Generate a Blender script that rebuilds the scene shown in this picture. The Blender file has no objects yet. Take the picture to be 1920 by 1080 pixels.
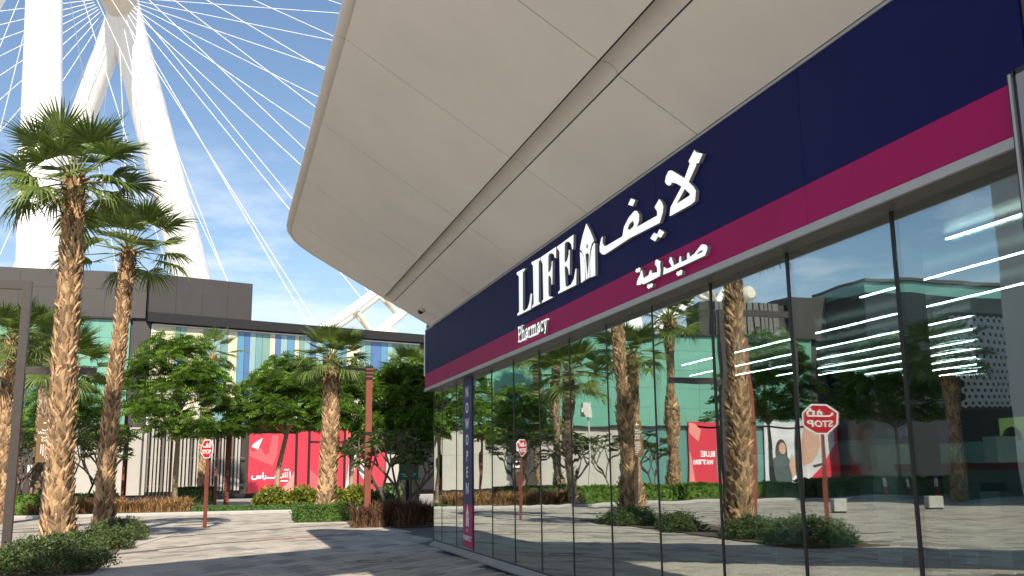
import bpy, bmesh, math, random
from mathutils import Vector, Matrix, Euler
from mathutils.geometry import tessellate_polygon
S = bpy.context.scene
C = S.collection
R = math.radians
PI = math.pi
rnd = random.Random(11)

# ------------------------------------------------------------------ camera, sky, sun, exposure
cam_d = bpy.data.cameras.new('camera')
cam = bpy.data.objects.new('camera', cam_d); C.objects.link(cam)
cam_d.sensor_width = 36.0
cam_d.lens = 34.0034
cam_d.clip_start = 0.1; cam_d.clip_end = 6000
rx, ux, fx = Vector((0.959298, -0.28215692, -0.01161083)), Vector((-0.04177476, -0.18245192, 0.98232691)), Vector((0.27928876, 0.94185921, 0.1868128))
cam.matrix_world = Matrix(((rx.x, ux.x, -fx.x, -4.815), (rx.y, ux.y, -fx.y, 0), (rx.z, ux.z, -fx.z, 1.65), (0, 0, 0, 1)))
S.camera = cam

SUN_EL = R(42); LIGHT = Vector((0.159*math.cos(SUN_EL), 0.987*math.cos(SUN_EL), -math.sin(SUN_EL))).normalized()
w = bpy.data.worlds.new('World'); S.world = w; w.use_nodes = True
nt = w.node_tree; nt.nodes.clear()
def wn(t, **k):
    n = nt.nodes.new(t)
    for a, b in k.items(): setattr(n, a, b)
    return n
out = wn('ShaderNodeOutputWorld'); bg = wn('ShaderNodeBackground'); sky = wn('ShaderNodeTexSky')
sky.sky_type = 'NISHITA'; sky.sun_disc = False; sky.sun_elevation = SUN_EL; sky.sun_rotation = R(189.2)
sky.air_density = 1.15; sky.dust_density = 0.6; sky.ozone_density = 2.6
bg.inputs[1].default_value = 0.10
tc = wn('ShaderNodeTexCoord'); sep = wn('ShaderNodeSeparateXYZ'); nt.links.new(tc.outputs['Generated'], sep.inputs[0])
mp = wn('ShaderNodeMapping'); mp.inputs['Scale'].default_value = (3.0, 3.0, 11.0); nt.links.new(tc.outputs['Generated'], mp.inputs[0])
nz = wn('ShaderNodeTexNoise'); nz.inputs['Scale'].default_value = 1.5; nz.inputs['Detail'].default_value = 8; nz.inputs['Roughness'].default_value = .62
nt.links.new(mp.outputs[0], nz.inputs[0])
rp = wn('ShaderNodeValToRGB'); rp.color_ramp.elements[0].position = .52; rp.color_ramp.elements[1].position = .74
nt.links.new(nz.outputs[0], rp.inputs[0])
mr = wn('ShaderNodeMapRange'); nt.links.new(sep.outputs[2], mr.inputs[0])     # clouds thin out upwards
for i, v in ((1, .20), (2, .37), (3, .85), (4, .02)): mr.inputs[i].default_value = v
mu = wn('ShaderNodeMath', operation='MULTIPLY'); nt.links.new(rp.outputs[0], mu.inputs[0]); nt.links.new(mr.outputs[0], mu.inputs[1])
hz = wn('ShaderNodeMapRange'); nt.links.new(sep.outputs[2], hz.inputs[0])      # milky low sky
for i, v in ((1, .02), (2, .19), (3, .62), (4, 0.0)): hz.inputs[i].default_value = v
mx = wn('ShaderNodeMath', operation='MAXIMUM'); nt.links.new(mu.outputs[0], mx.inputs[0]); nt.links.new(hz.outputs[0], mx.inputs[1])
mix = wn('ShaderNodeMixRGB'); nt.links.new(mx.outputs[0], mix.inputs[0]); nt.links.new(sky.outputs[0], mix.inputs[1]); mix.inputs[2].default_value = (7.0, 7.5, 8.3, 1)
nt.links.new(mix.outputs[0], bg.inputs[0]); nt.links.new(bg.outputs[0], out.inputs[0])

sd = bpy.data.lights.new('sun', 'SUN'); sd.energy = 4.6; sd.angle = R(.53); sd.color = (1, .90, .76)
so = bpy.data.objects.new('sun', sd); C.objects.link(so); so.location = (-10, -40, 60)
so.rotation_euler = LIGHT.to_track_quat('-Z', 'Y').to_euler()
S.view_settings.view_transform = 'Standard'; S.view_settings.look = 'None'; S.view_settings.gamma = 1
S.view_settings.use_curve_mapping = False; S.view_settings.exposure = 0.62
S.render.engine = 'CYCLES'
try:
    S.cycles.max_bounces = 8; S.cycles.diffuse_bounces = 5; S.cycles.glossy_bounces = 5; S.cycles.transparent_max_bounces = 14
    S.cycles.use_denoising = True; S.cycles.caustics_reflective = True; S.cycles.caustics_refractive = False
except Exception: pass

# ------------------------------------------------------------------ materials
def mat(name, col, rough=.6, var=.12, scale=4.0, bump=0.0, bscale=30.0, metal=0.0, spec=.5, island=0.0, col2=None, stretch=None, trans=0.0, coat=0.0):
    m = bpy.data.materials.new(name); m.use_nodes = True
    t = m.node_tree; n = t.nodes; L = t.links.new
    p = n['Principled BSDF']
    p.inputs['Roughness'].default_value = rough; p.inputs['Metallic'].default_value = metal
    p.inputs['Specular IOR Level'].default_value = spec
    if coat: p.inputs['Coat Weight'].default_value = coat; p.inputs['Coat Roughness'].default_value = .08
    tc = n.new('ShaderNodeTexCoord'); vec = tc.outputs['Object']
    if stretch:
        mpn = n.new('ShaderNodeMapping'); mpn.inputs['Scale'].default_value = stretch; L(vec, mpn.inputs[0]); vec = mpn.outputs[0]
    nz = n.new('ShaderNodeTexNoise'); nz.inputs['Scale'].default_value = scale; nz.inputs['Detail'].default_value = 6; nz.inputs['Roughness'].default_value = .65
    L(vec, nz.inputs[0])
    r = n.new('ShaderNodeValToRGB')
    c2 = col2 or tuple(min(1, c*(1+var)) for c in col); c1 = tuple(c*(1-var) for c in col)
    r.color_ramp.elements[0].position = .3; r.color_ramp.elements[1].position = .7
    r.color_ramp.elements[0].color = (*c1, 1); r.color_ramp.elements[1].color = (*c2, 1)
    L(nz.outputs[0], r.inputs[0]); colo = r.outputs[0]
    if island:
        g = n.new('ShaderNodeNewGeometry'); mr = n.new('ShaderNodeMapRange'); L(g.outputs['Random Per Island'], mr.inputs[0])
        mr.inputs[3].default_value = 1-island; mr.inputs[4].default_value = 1+island
        h = n.new('ShaderNodeVectorMath'); h.operation = 'SCALE'; L(colo, h.inputs[0]); L(mr.outputs[0], h.inputs[3]); colo = h.outputs[0]
    L(colo, p.inputs['Base Color'])
    if bump:
        b = n.new('ShaderNodeBump'); b.inputs['Strength'].default_value = bump; b.inputs['Distance'].default_value = .02
        n2 = n.new('ShaderNodeTexNoise'); n2.inputs['Scale'].default_value = bscale; n2.inputs['Detail'].default_value = 4
        L(vec, n2.inputs[0]); L(n2.outputs[0], b.inputs['Height']); L(b.outputs[0], p.inputs['Normal'])
    if trans:
        tr = n.new('ShaderNodeBsdfTranslucent'); L(colo, tr.inputs[0]); ms = n.new('ShaderNodeMixShader'); ms.inputs[0].default_value = trans
        L(p.outputs[0], ms.inputs[1]); L(tr.outputs[0], ms.inputs[2]); L(ms.outputs[0], n['Material Output'].inputs[0])
    return m
def emit(name, col, st):
    m = bpy.data.materials.new(name); m.use_nodes = True; n = m.node_tree.nodes; n.clear()
    e = n.new('ShaderNodeEmission'); e.inputs[0].default_value = (*col, 1); e.inputs[1].default_value = st
    o = n.new('ShaderNodeOutputMaterial'); m.node_tree.links.new(e.outputs[0], o.inputs[0]); return m
def glass_mat():
    m = bpy.data.materials.new('coated_glass'); m.use_nodes = True; t = m.node_tree; n = t.nodes; L = t.links.new; n.clear()
    o = n.new('ShaderNodeOutputMaterial'); tr = n.new('ShaderNodeBsdfTransparent'); tr.inputs[0].default_value = (.62, .72, .70, 1)
    gl = n.new('ShaderNodeBsdfGlossy'); gl.inputs['Roughness'].default_value = 0.0; gl.inputs[0].default_value = (.90, .96, .95, 1)
    lw = n.new('ShaderNodeLayerWeight'); lw.inputs[0].default_value = .5
    mr = n.new('ShaderNodeMapRange'); L(lw.outputs['Facing'], mr.inputs[0])
    for i, v in ((1, .2), (2, .85), (3, .27), (4, .76)): mr.inputs[i].default_value = v
    tc = n.new('ShaderNodeTexCoord'); nz = n.new('ShaderNodeTexNoise'); nz.inputs['Scale'].default_value = 1.1; nz.inputs['Detail'].default_value = 1
    L(tc.outputs['Object'], nz.inputs[0]); b = n.new('ShaderNodeBump'); b.inputs['Strength'].default_value = .22; b.inputs['Distance'].default_value = .012
    L(nz.outputs[0], b.inputs['Height']); L(b.outputs[0], gl.inputs['Normal'])
    ms = n.new('ShaderNodeMixShader'); L(mr.outputs[0], ms.inputs[0]); L(tr.outputs[0], ms.inputs[1]); L(gl.outputs[0], ms.inputs[2]); L(ms.outputs[0], o.inputs[0])
    return m
def brick_ground(name, c1, c2, mortar, sx, sy, ang):
    m = mat(name, c1, .8); t = m.node_tree; n = t.nodes; L = t.links.new
    tc = n.new('ShaderNodeTexCoord'); mp = n.new('ShaderNodeMapping'); mp.inputs['Rotation'].default_value = (0, 0, ang); L(tc.outputs['Object'], mp.inputs[0])
    b = n.new('ShaderNodeTexBrick'); L(mp.outputs[0], b.inputs[0]); b.inputs['Color1'].default_value = (*c1, 1); b.inputs['Color2'].default_value = (*c2, 1); b.inputs['Mortar'].default_value = (*mortar, 1)
    b.inputs['Scale'].default_value = 1; b.inputs['Brick Width'].default_value = sx; b.inputs['Row Height'].default_value = sy; b.inputs['Mortar Size'].default_value = .008; b.inputs['Bias'].default_value = -.1
    nz = n.new('ShaderNodeTexNoise'); nz.inputs['Scale'].default_value = .5; L(tc.outputs['Object'], nz.inputs[0])
    mxn = n.new('ShaderNodeMixRGB'); mxn.blend_type = 'MULTIPLY'; mxn.inputs[0].default_value = .35; L(b.outputs[0], mxn.inputs[1]); L(nz.outputs[0], mxn.inputs[2])
    L(mxn.outputs[0], n['Principled BSDF'].inputs['Base Color']); return m

M = dict(
    ground=mat('pale_concrete', (.42, .39, .35), .9, .15, .6, .2, 8),
    joint=mat('paving_joint', (.085, .078, .07), .95),
    pav_a=mat('paver_light', (.43, .385, .32), .75, .10, 3, .25, 60, island=.12),
    pav_b=mat('paver_mid', (.355, .32, .272), .75, .10, 3, .25, 60, island=.14),
    pav_c=mat('paver_dark', (.245, .223, .195), .75, .10, 3, .25, 60, island=.14),
    band=mat('dark_band', (.13, .115, .105), .8, .15, 4), redband=mat('red_band', (.30, .11, .09), .8, .2, 4),
    kerb=mat('kerb_stone', (.45, .43, .39), .85, .12, 2, .2, 30),
    soil=mat('soil', (.09, .06, .04), 1, .3, 8, .6, 20),
    soffit=mat('soffit_panel', (.80, .77, .715), .55, .05, .9), soffit_joint=mat('soffit_joint', (.05, .05, .05), .8),
    groove=mat('groove_metal', (.60, .565, .51), .45, .04, 2), edge=mat('edge_metal', (.70, .655, .59), .45, .04, 2),
    navy=mat('navy_panel', (.006, .0085, .082), .5, .06, 1.2, spec=.12), pink=mat('magenta_panel', (.36, .010, .115), .5, .06, 1.2, spec=.15),
    lip=mat('aluminium_lip', (.44, .46, .47), .4, .05, 3, metal=.3), bronze=mat('bronze_soffit', (.10, .095, .09), .45, .1, 2),
    black=mat('black_metal', (.012, .012, .013), .4, .2, 5), white=mat('white_acrylic', (.85, .86, .85), .35, .02, 3), letter_side=mat('letter_side', (.30, .29, .28), .5),
    banner_navy=mat('banner_navy', (.05, .05, .15), .6, .05), banner_pink=mat('banner_pink', (.46, .04, .14), .6, .05),
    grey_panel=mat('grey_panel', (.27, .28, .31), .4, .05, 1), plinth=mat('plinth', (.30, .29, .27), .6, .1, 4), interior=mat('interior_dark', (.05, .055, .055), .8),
    int_floor=mat('interior_floor', (.10, .105, .105), .25, .1, 1), int_white=mat('shelf_white', (.70, .74, .72), .5, .05),
    dark_gloss=mat('dark_gloss_panel', (.016, .018, .019), .15, .1, .5), dark_clad=mat('dark_cladding', (.042, .037, .035), .55, .12, .8, stretch=(1, 1, .3)), dark_clad2=mat('dark_cladding_paler', (.050, .044, .041), .55, .1, .8),  # second dark cladding is a slightly paler tone
    black_eave=mat('black_eave', (.012, .011, .011), .6), green=mat('green_glass', (.15, .36, .27), .18, .06, .4, coat=.3), teal=mat('teal_glass', (.10, .25, .22), .12, .06, .3, coat=.4),
    beige=mat('beige_wall', (.43, .405, .355), .8, .05, 1.2), slat=mat('slat_light', (.43, .40, .345), .6, .06), slat_back=mat('slat_back', (.055, .05, .045), .8), louvre=mat('louvre_grey', (.15, .14, .13), .6),
    white_frame=mat('white_frame', (.75, .74, .70), .5), cream=mat('cream_glass', (.64, .585, .43), .35, .04, .5), b1=mat('blue_glass', (.10, .26, .40), .22, .1, .5, coat=.3), b2=mat('teal_strip', (.16, .31, .31), .22, .1, .5, coat=.3),
    b3=mat('pale_blue_glass', (.27, .40, .43), .22, .1, .5, coat=.3), b4=mat('deep_blue_glass', (.08, .16, .34), .22, .1, .5, coat=.3), b5=mat('sea_green_glass', (.19, .32, .27), .22, .1, .5, coat=.3),
    red=mat('red_vinyl', (.62, .035, .06), .5, .04, .5), red2=mat('red_vinyl_pale', (.70, .10, .11), .5, .04, .5), red3=mat('red_vinyl_pink', (.76, .26, .22), .5, .04, .5), darkred=mat('red_vinyl_deep', (.42, .015, .03), .5),
    wheel=mat('wheel_white', (.86, .85, .82), .4, .02, .05), wheel_d=mat('wheel_cream', (.66, .60, .50), .5, .05, .2),
    trunk=mat('palm_trunk', (.13, .075, .04), .9, .35, 6, .4, 20), boot2=mat('palm_boot_grey', (.30, .215, .135), .85, .45, 5, .5, 40, island=.6), boot=mat('palm_boot', (.37, .235, .125), .85, .45, 5, .5, 40, island=.6), stub=mat('palm_stub', (.22, .11, .05), .9, .3, 4, island=.5),
    frond=mat('palm_frond', (.135, .195, .040), .45, .3, 3, island=.3, trans=.34), frond2=mat('palm_frond_fresh', (.16, .24, .045), .42, .2, 3, island=.25, trans=.32), petiole=mat('petiole', (.20, .22, .07), .5),
    bark=mat('tree_bark', (.36, .27, .18), .9, .2, 8, .3, 30), bark_d=mat('bark_grey', (.13, .105, .08), .9, .2, 8, .3, 30),
    leaf=mat('flame_leaf', (.155, .265, .040), .45, .3, 1.2, island=.5, trans=.38), leaf_f=mat('frangipani_leaf', (.12, .17, .05), .35, .25, 3, island=.35, trans=.2),
    bush=mat('bush_leaf', (.075, .115, .030), .55, .3, 3, island=.5, trans=.2), hedge=mat('hedge_leaf', (.075, .15, .022), .5, .3, 3, island=.45, trans=.25), yellow=mat('yellow_leaf', (.19, .21, .025), .5, .3, 3, island=.5, trans=.3),
    strap=mat('strap_leaf', (.10, .19, .02), .5, .3, 3, island=.45, trans=.25), brown=mat('brown_grass', (.33, .19, .075), .8, .3, 3, island=.45, trans=.2), brown_d=mat('rust_grass', (.14, .07, .035), .8, .3, 3, island=.45), lawn=mat('lawn_green', (.055, .125, .018), .8, .3, 2, island=.4), lawn_base=mat('lawn_base', (.05, .08, .02), .9, .3, 1),
    flower=mat('purple_flower', (.30, .14, .42), .6, .2, 5),
    corten=mat('corten_steel', (.20, .052, .030), .75, .2, 5, .2, 40), dk_bronze=mat('dark_bronze', (.05, .04, .034), .4, .15, 4), sign_red=mat('sign_red', (.52, .012, .022), .4, .05), sign_brown=mat('sign_brown', (.16, .09, .03), .5, .08), sign_green=mat('sign_green', (.01, .13, .07), .5, .08),
    render=mat('grey_render', (.58, .565, .56), .85, .05, 1), hexm=mat('hex_metal', (.82, .82, .83), .5, .05), skin=mat('print_skin', (.55, .33, .24), .6), hair=mat('print_hair', (.05, .04, .035), .6), print_grey=mat('print_grey', (.60, .58, .60), .6, .2, .6), print_dk=mat('print_dark', (.07, .09, .09), .6, .3, 2),
    blue=mat('blue_plastic', (.02, .06, .25), .4), orange=mat('orange_print', (.6, .15, .03), .6), boxes=mat('product_box', (.25, .42, .45), .5, .3, 5), box_r=mat('product_red', (.45, .05, .06), .5, .3, 5),
    cam=mat('camera_grey', (.55, .53, .50), .4), dome=mat('camera_dome', (.015, .015, .02), .1),
    led=emit('led_strip', (.90, 1, .95), 30), screen=emit('lit_poster', (.50, .62, .22), .5), screen_d=emit('lit_poster_face', (.30, .24, .08), .4), screen_h=emit('lit_poster_hair', (.03, .035, .02), .3), screen_w=emit('lit_poster_cup', (.8, .95, .55), .6), screen2=emit('lit_tube', (.75, 1, .80), 1.0),
    glass=glass_mat(), tower=mat('tower_render', (.5, .48, .44), .8, .05, .5), winglass=mat('tower_window', (.05, .07, .09), .1),
)

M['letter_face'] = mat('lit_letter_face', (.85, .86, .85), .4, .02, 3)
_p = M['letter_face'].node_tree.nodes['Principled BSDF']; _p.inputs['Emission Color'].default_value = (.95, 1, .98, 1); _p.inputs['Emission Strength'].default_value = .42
# ------------------------------------------------------------------ mesh helpers
class MB:
    def __init__(s): s.v = []; s.f = []; s.m = []; s.k = 0; s.sm = []
    def add(s, vs, fs, k=None, smooth=False):
        o = len(s.v); s.v.extend(tuple(x) for x in vs)
        for f in fs: s.f.append([i+o for i in f]); s.m.append(s.k if k is None else k); s.sm.append(smooth)
        return s
    def box(s, x0, y0, z0, x1, y1, z1, k=None):
        return s.add([(x0, y0, z0), (x1, y0, z0), (x1, y1, z0), (x0, y1, z0), (x0, y0, z1), (x1, y0, z1), (x1, y1, z1), (x0, y1, z1)],
                     [(3, 2, 1, 0), (4, 5, 6, 7), (0, 1, 5, 4), (1, 2, 6, 5), (2, 3, 7, 6), (3, 0, 4, 7)], k)
    def obox(s, o, u, v, n, a, b, c, k=None):
        # oriented box: origin o, unit dirs u,v,n ; sizes a,b,c
        o, u, v, n = Vector(o), Vector(u), Vector(v), Vector(n)
        P = [o+u*(a*i)+v*(b*j)+n*(c*l) for l in (0, 1) for j in (0, 1) for i in (0, 1)]
        fs = [(0, 2, 3, 1), (4, 5, 7, 6), (0, 1, 5, 4), (1, 3, 7, 5), (3, 2, 6, 7), (2, 0, 4, 6)]
        if u.cross(v).dot(n) < 0: fs = [f[::-1] for f in fs]
        return s.add(P, fs, k)
    def tube(s, pts, rad, n=8, k=None, cap=True, smooth=True):
        pts = [Vector(p) for p in pts]; rs = rad if isinstance(rad, (list, tuple)) else [rad]*len(pts)
        vs = []; fs = []; up = None
        for i, p in enumerate(pts):
            d = (pts[min(i+1, len(pts)-1)]-pts[max(i-1, 0)]).normalized()
            if up is None: up = Vector((1, 0, 0)) if abs(d.x) < .9 else Vector((0, 1, 0))
            a = d.cross(up); 
            if a.length < 1e-5: a = d.orthogonal()
            a.normalize(); b = a.cross(d).normalized(); up = -d.cross(a).normalized() if False else b
            up = b
            for j in range(n):
                t = 2*PI*j/n; vs.append(p+a*(math.cos(t)*rs[i])+b*(math.sin(t)*rs[i]))
        for i in range(len(pts)-1):
            for j in range(n): fs.append((i*n+j, i*n+(j+1) % n, (i+1)*n+(j+1) % n, (i+1)*n+j))
        s.add(vs, fs, k, smooth)
        if cap:
            s.add(vs[:n], [tuple(range(n))[::-1]], k); s.add(vs[-n:], [tuple(range(n))], k)
        return s
    def prism(s, loops, org, u, v, n, depth, k=None, kside=None):
        # planar loops (first outer, rest holes) in (u,v) coords, front at org, back at org - n*depth
        org, u, v, n = Vector(org), Vector(u), Vector(v), Vector(n)
        tess = tessellate_polygon([[Vector((a, b, 0)) for a, b in lp] for lp in loops]); flat = [q for lp in loops for q in lp]
        fr = [org+u*a+v*b for a, b in flat]; bk = [q-n*depth for q in fr]; N = len(flat)
        for t in tess:
            nn = (fr[t[1]]-fr[t[0]]).cross(fr[t[2]]-fr[t[0]])
            if nn.dot(n) < 0: t = t[::-1]
            s.add([fr[i] for i in t], [(0, 1, 2)], k); s.add([bk[i] for i in t], [(2, 1, 0)], kside if kside is not None else k)
        o = 0
        for li, lp in enumerate(loops):
            ar = sum(lp[i][0]*lp[(i+1) % len(lp)][1]-lp[(i+1) % len(lp)][0]*lp[i][1] for i in range(len(lp)))
            if u.cross(v).dot(n) < 0: ar = -ar
            for i in range(len(lp)):
                a, b = o+i, o+(i+1) % len(lp); q = [fr[a], bk[a], bk[b], fr[b]]
                if (ar < 0) != (li > 0): q = q[::-1]
                s.add(q, [(0, 1, 2, 3)], kside if kside is not None else k)
            o += len(lp)
        return s
    def mesh(s, name, mats):
        me = bpy.data.meshes.new(name); me.from_pydata(s.v, [], s.f)
        for m in (mats if isinstance(mats, (list, tuple)) else [mats]): me.materials.append(M[m] if isinstance(m, str) else m)
        me.polygons.foreach_set('material_index', s.m); me.polygons.foreach_set('use_smooth', s.sm); me.update()
        return me
    def build(s, name, mats, parent=None, loc=None):
        return link(name, s.mesh(name, mats), parent, loc)
def link(name, me, parent=None, loc=None):
    o = bpy.data.objects.new(name, me); C.objects.link(o)
    if parent: o.parent = parent
    if loc: o.location = loc
    return o
def thing(name, label, cat, loc=(0, 0, 0), rz=0, group=None):
    o = bpy.data.objects.new(name, None); C.objects.link(o); o.location = loc; o.rotation_euler = (0, 0, rz); o.empty_display_size = .3
    return tag(o, label, cat, group)
def tag(o, label, cat, group=None):
    o['label'] = label; o['category'] = cat
    if group: o['group'] = group
    return o
def struct(o): o['kind'] = 'structure'; return o
def stuff(o): o['kind'] = 'stuff'; return o
def dup(root, loc, rz=None, label=None, sc=None):
    r = root.copy(); C.objects.link(r); r.location = loc
    if rz is not None: r.rotation_euler = (0, 0, rz)
    if label: r['label'] = label
    if sc: r.scale = (sc,)*3
    for ch in list(root.children):
        c = ch.copy(); C.objects.link(c); c.parent = r
        for g in ch.children:
            d = g.copy(); C.objects.link(d); d.parent = c
    return r
def bev(o, w=.01, n=1):
    b = o.modifiers.new('bevel', 'BEVEL'); b.width = w; b.segments = n; b.limit_method = 'ANGLE'; return o
_tc = {}
def text_poly(body, size, org, u, v, n, depth, name, m, parent=None, align='CENTER', bold=0.0, sx=1.0):
    cu = bpy.data.curves.new('t', 'FONT'); cu.body = body; cu.size = size; cu.align_x = align; cu.align_y = 'CENTER'; cu.extrude = depth; cu.offset = bold; cu.resolution_u = 3
    ob = bpy.data.objects.new('t', cu); C.objects.link(ob); bpy.context.view_layer.update()
    me = bpy.data.meshes.new_from_object(ob.evaluated_get(bpy.context.evaluated_depsgraph_get())); bpy.data.objects.remove(ob); bpy.data.curves.remove(cu)
    u, v, n, org = Vector(u), Vector(v), Vector(n), Vector(org)
    T = Matrix(((u.x*sx, v.x, n.x, org.x), (u.y*sx, v.y, n.y, org.y), (u.z*sx, v.z, n.z, org.z), (0, 0, 0, 1)))
    me.transform(T); me.materials.clear(); me.materials.append(M[m]); me.name = name
    return link(name, me, parent)
def ribbon(mb, pts, wd, org, u, v, n, depth, k=None, kside=None):
    # thick polyline drawn in the (u,v) plane
    P = [Vector((a, b)) for a, b in pts]
    L, Rr = [], []
    for i, p in enumerate(P):
        d1 = (P[i]-P[i-1]).normalized() if i else (P[1]-P[0]).normalized(); d2 = (P[i+1]-P[i]).normalized() if i < len(P)-1 else d1
        d = (d1+d2); d = d.normalized() if d.length > 1e-4 else d1; nn = Vector((-d.y, d.x)); c = max(.5, nn.dot(Vector((-d1.y, d1.x)))); q = nn*(wd/2/c)
        L.append(p+q); Rr.append(p-q)
    for i in range(len(P)-1):
        mb.prism([[tuple(Rr[i]), tuple(Rr[i+1]), tuple(L[i+1]), tuple(L[i])]], org, u, v, n, depth, k, kside)

# ------------------------------------------------------------------ ground and paving
g = MB(); g.box(-1500, -600, -2, 1500, 2500, -.08); struct(g.build('ground', 'ground'))
pl = MB(); pl.box(-70, 12.5, -.078, 30, 45, -.035); plaza = struct(pl.build('plaza', 'joint'))
far = brick_ground('far_paving', (.42, .39, .35), (.34, .32, .29), (.2, .19, .17), .6, .3, .0)
near = brick_ground('near_paving', (.42, .38, .32), (.35, .32, .28), (.2, .19, .17), .62, .31, -.9)
fp = MB(); fp.box(-70, -40, -.078, 30, 12.49, -.004); fp.box(-70, 12.5, -.034, -26.3, 44.9, -.004); struct(fp.build('forecourt', near))
fp = MB(); fp.box(-70, 47.2, -.078, 30, 73.9, -.012); struct(fp.build('pavement', far))
U2 = Vector((.62, .785, 0)).normalized(); V2 = Vector((-U2.y, U2.x, 0))
PW, PH = .62, .31
cands = []
for i in range(-70, 140):
    for j in range(-120, 170):
        off = .5*PW*(j % 2)
        c = U2*(i*PW+off)+V2*(j*PH)+Vector((-6, 25, 0))
        if -26 < c.x < .25 and 13 < c.y < 44.6:
            if c.x > -.25 and c.y < 23.6: continue
            d = (c-Vector((-4.8, 0, 0)))
            az = math.atan2(d.x, d.y)
            cands.append((d.length/(1 if -.2 < az < .22 else .35), c))
cands.sort(key=lambda a: a[0])
pm = []
for mname in ('pav_a', 'pav_b', 'pav_c'):
    for t in range(3):
        b = MB(); e = .010; hx, hy = PW/2-e, PH/2-e; tz = rnd.uniform(-.003, .003); tz2 = rnd.uniform(-.003, .003)
        vs = []
        for sx, sy in ((-1, -1), (1, -1), (1, 1), (-1, 1)):
            p = U2*(hx*sx)+V2*(hy*sy); vs.append((p.x, p.y, -.034)); 
        for sx, sy in ((-1, -1), (1, -1), (1, 1), (-1, 1)):
            p = U2*((hx-.008)*sx)+V2*((hy-.008)*sy); vs.append((p.x, p.y, sx*tz+sy*tz2))
        b.add(vs, [(4, 5, 6, 7), (0, 1, 5, 4), (1, 2, 6, 5), (2, 3, 7, 6), (3, 0, 4, 7)]); pm.append(b.mesh('paver', mname))
def pick(c):
    q = .45*math.sin(c.x*.9+1.3)*math.cos(c.y*.7-.4)+rnd.gauss(.1, .8)
    return 0 if q > .15 else (1 if q > -.8 else 2)
mb = MB()
for n_, (d, c) in enumerate(cands):
    k = pick(c)
    if n_ < 300: link('paver', pm[k*3+rnd.randrange(3)], plaza, c)
    else:
        e = .016; hx, hy = PW/2-e, PH/2-e; z = rnd.uniform(-.004, .004)
        top = [c+U2*(hx*sx)+V2*(hy*sy)+Vector((0, 0, z)) for sx, sy in ((-1, -1), (1, -1), (1, 1), (-1, 1))]
        bot = [c+U2*((PW/2-.004)*sx)+V2*((PH/2-.004)*sy)+Vector((0, 0, -.034)) for sx, sy in ((-1, -1), (1, -1), (1, 1), (-1, 1))]
        mb.add(bot+top, [(4, 5, 6, 7), (0, 1, 5, 4), (1, 2, 6, 5), (2, 3, 7, 6), (3, 0, 4, 7)], k)
stuff(mb.build('distant_pavers', ['pav_a', 'pav_b', 'pav_c'], plaza))
def band(name, pts, wd, m, z=.008):
    b = MB(); ribbon(b, pts, wd, (0, 0, z), (1, 0, 0), (0, 1, 0), (0, 0, 1), .03); return b.build(name, m, plaza)
band('paving_band', [(-12, 22.2), (-7, 28.2), (-2.2, 32.4), (0, 34)], .24, 'band')
band('paving_band', [(-10, 19.6), (-7, 23.1), (-5, 25.5), (-3.9, 26.2)], .24, 'band'); band('paving_band', [(-3.9, 26.2), (-2.2, 27.2), (-1, 28)], .24, 'redband')
band('paving_band', [(-14.5, 32.5), (-9, 37.5), (-6, 40.0)], .26, 'band')
for a_, b_ in (((-2.25, 18.9), (-1.65, 18.9)), ((-2.25, 19.3), (-1.65, 19.3)), ((-2.25, 18.9), (-2.25, 19.3)), ((-1.65, 18.9), (-1.65, 19.3))): band('cover_frame', [a_, b_], .03, 'band', .009)
cv = [(-7.6, 21.8), (-7.3, 23.4), (-6.8, 25.6), (-6.45, 28), (-6.0, 30.7), (-5.4, 32.6), (-4.6, 33.7), (-3.6, 34.2), (-2.4, 34.5), (-1, 34.4), (.3, 34)]
band('edge_kerb', cv, .17, 'kerb', .014)
band('drain_slot', [(-6.2, 35.2), (-5.2, 36.2), (-4.6, 37.6), (-4.7, 39.5), (-5.6, 40.6)], .35, 'band', .010)
kb = MB(); kb.box(-70, 45, -.05, -1.4, 45.35, .10); kb.box(-1.4, 46.2, -.05, 30, 46.5, .10); kb.box(-70, 45.35, -.05, -1.4, 47.2, .05); kb.box(-1.4, 45, -.05, -1.05, 46.5, .10); struct(bev(kb.build('kerb', 'kerb'), .02))
lw = MB(); lw.box(-6.2, 47.2, -.05, 3, 56.5, .06); struct(lw.build('lawn', 'lawn_base'))
sb = MB(); sb.box(-22, 47.2, -.05, -6.2, 53, .06); sb.box(-70, 47.2, -.05, -22, 52, .06); struct(sb.build('planting_bed', 'soil'))
sb = MB(); sb.prism([[(-9.2, 18.6), (-6.9, 18.6), (-7.0, 25), (-6.9, 30), (-7.2, 32.5), (-9.2, 32.5)]], (0, 0, .03), (1, 0, 0), (0, 1, 0), (0, 0, 1), .05); sb.prism([[(-.9, 30.9), (1.9, 31.0), (2.6, 40), (-.2, 40)]], (0, 0, .03), (1, 0, 0), (0, 1, 0), (0, 0, 1), .05); struct(sb.build('tree_pit', 'soil'))

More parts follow.
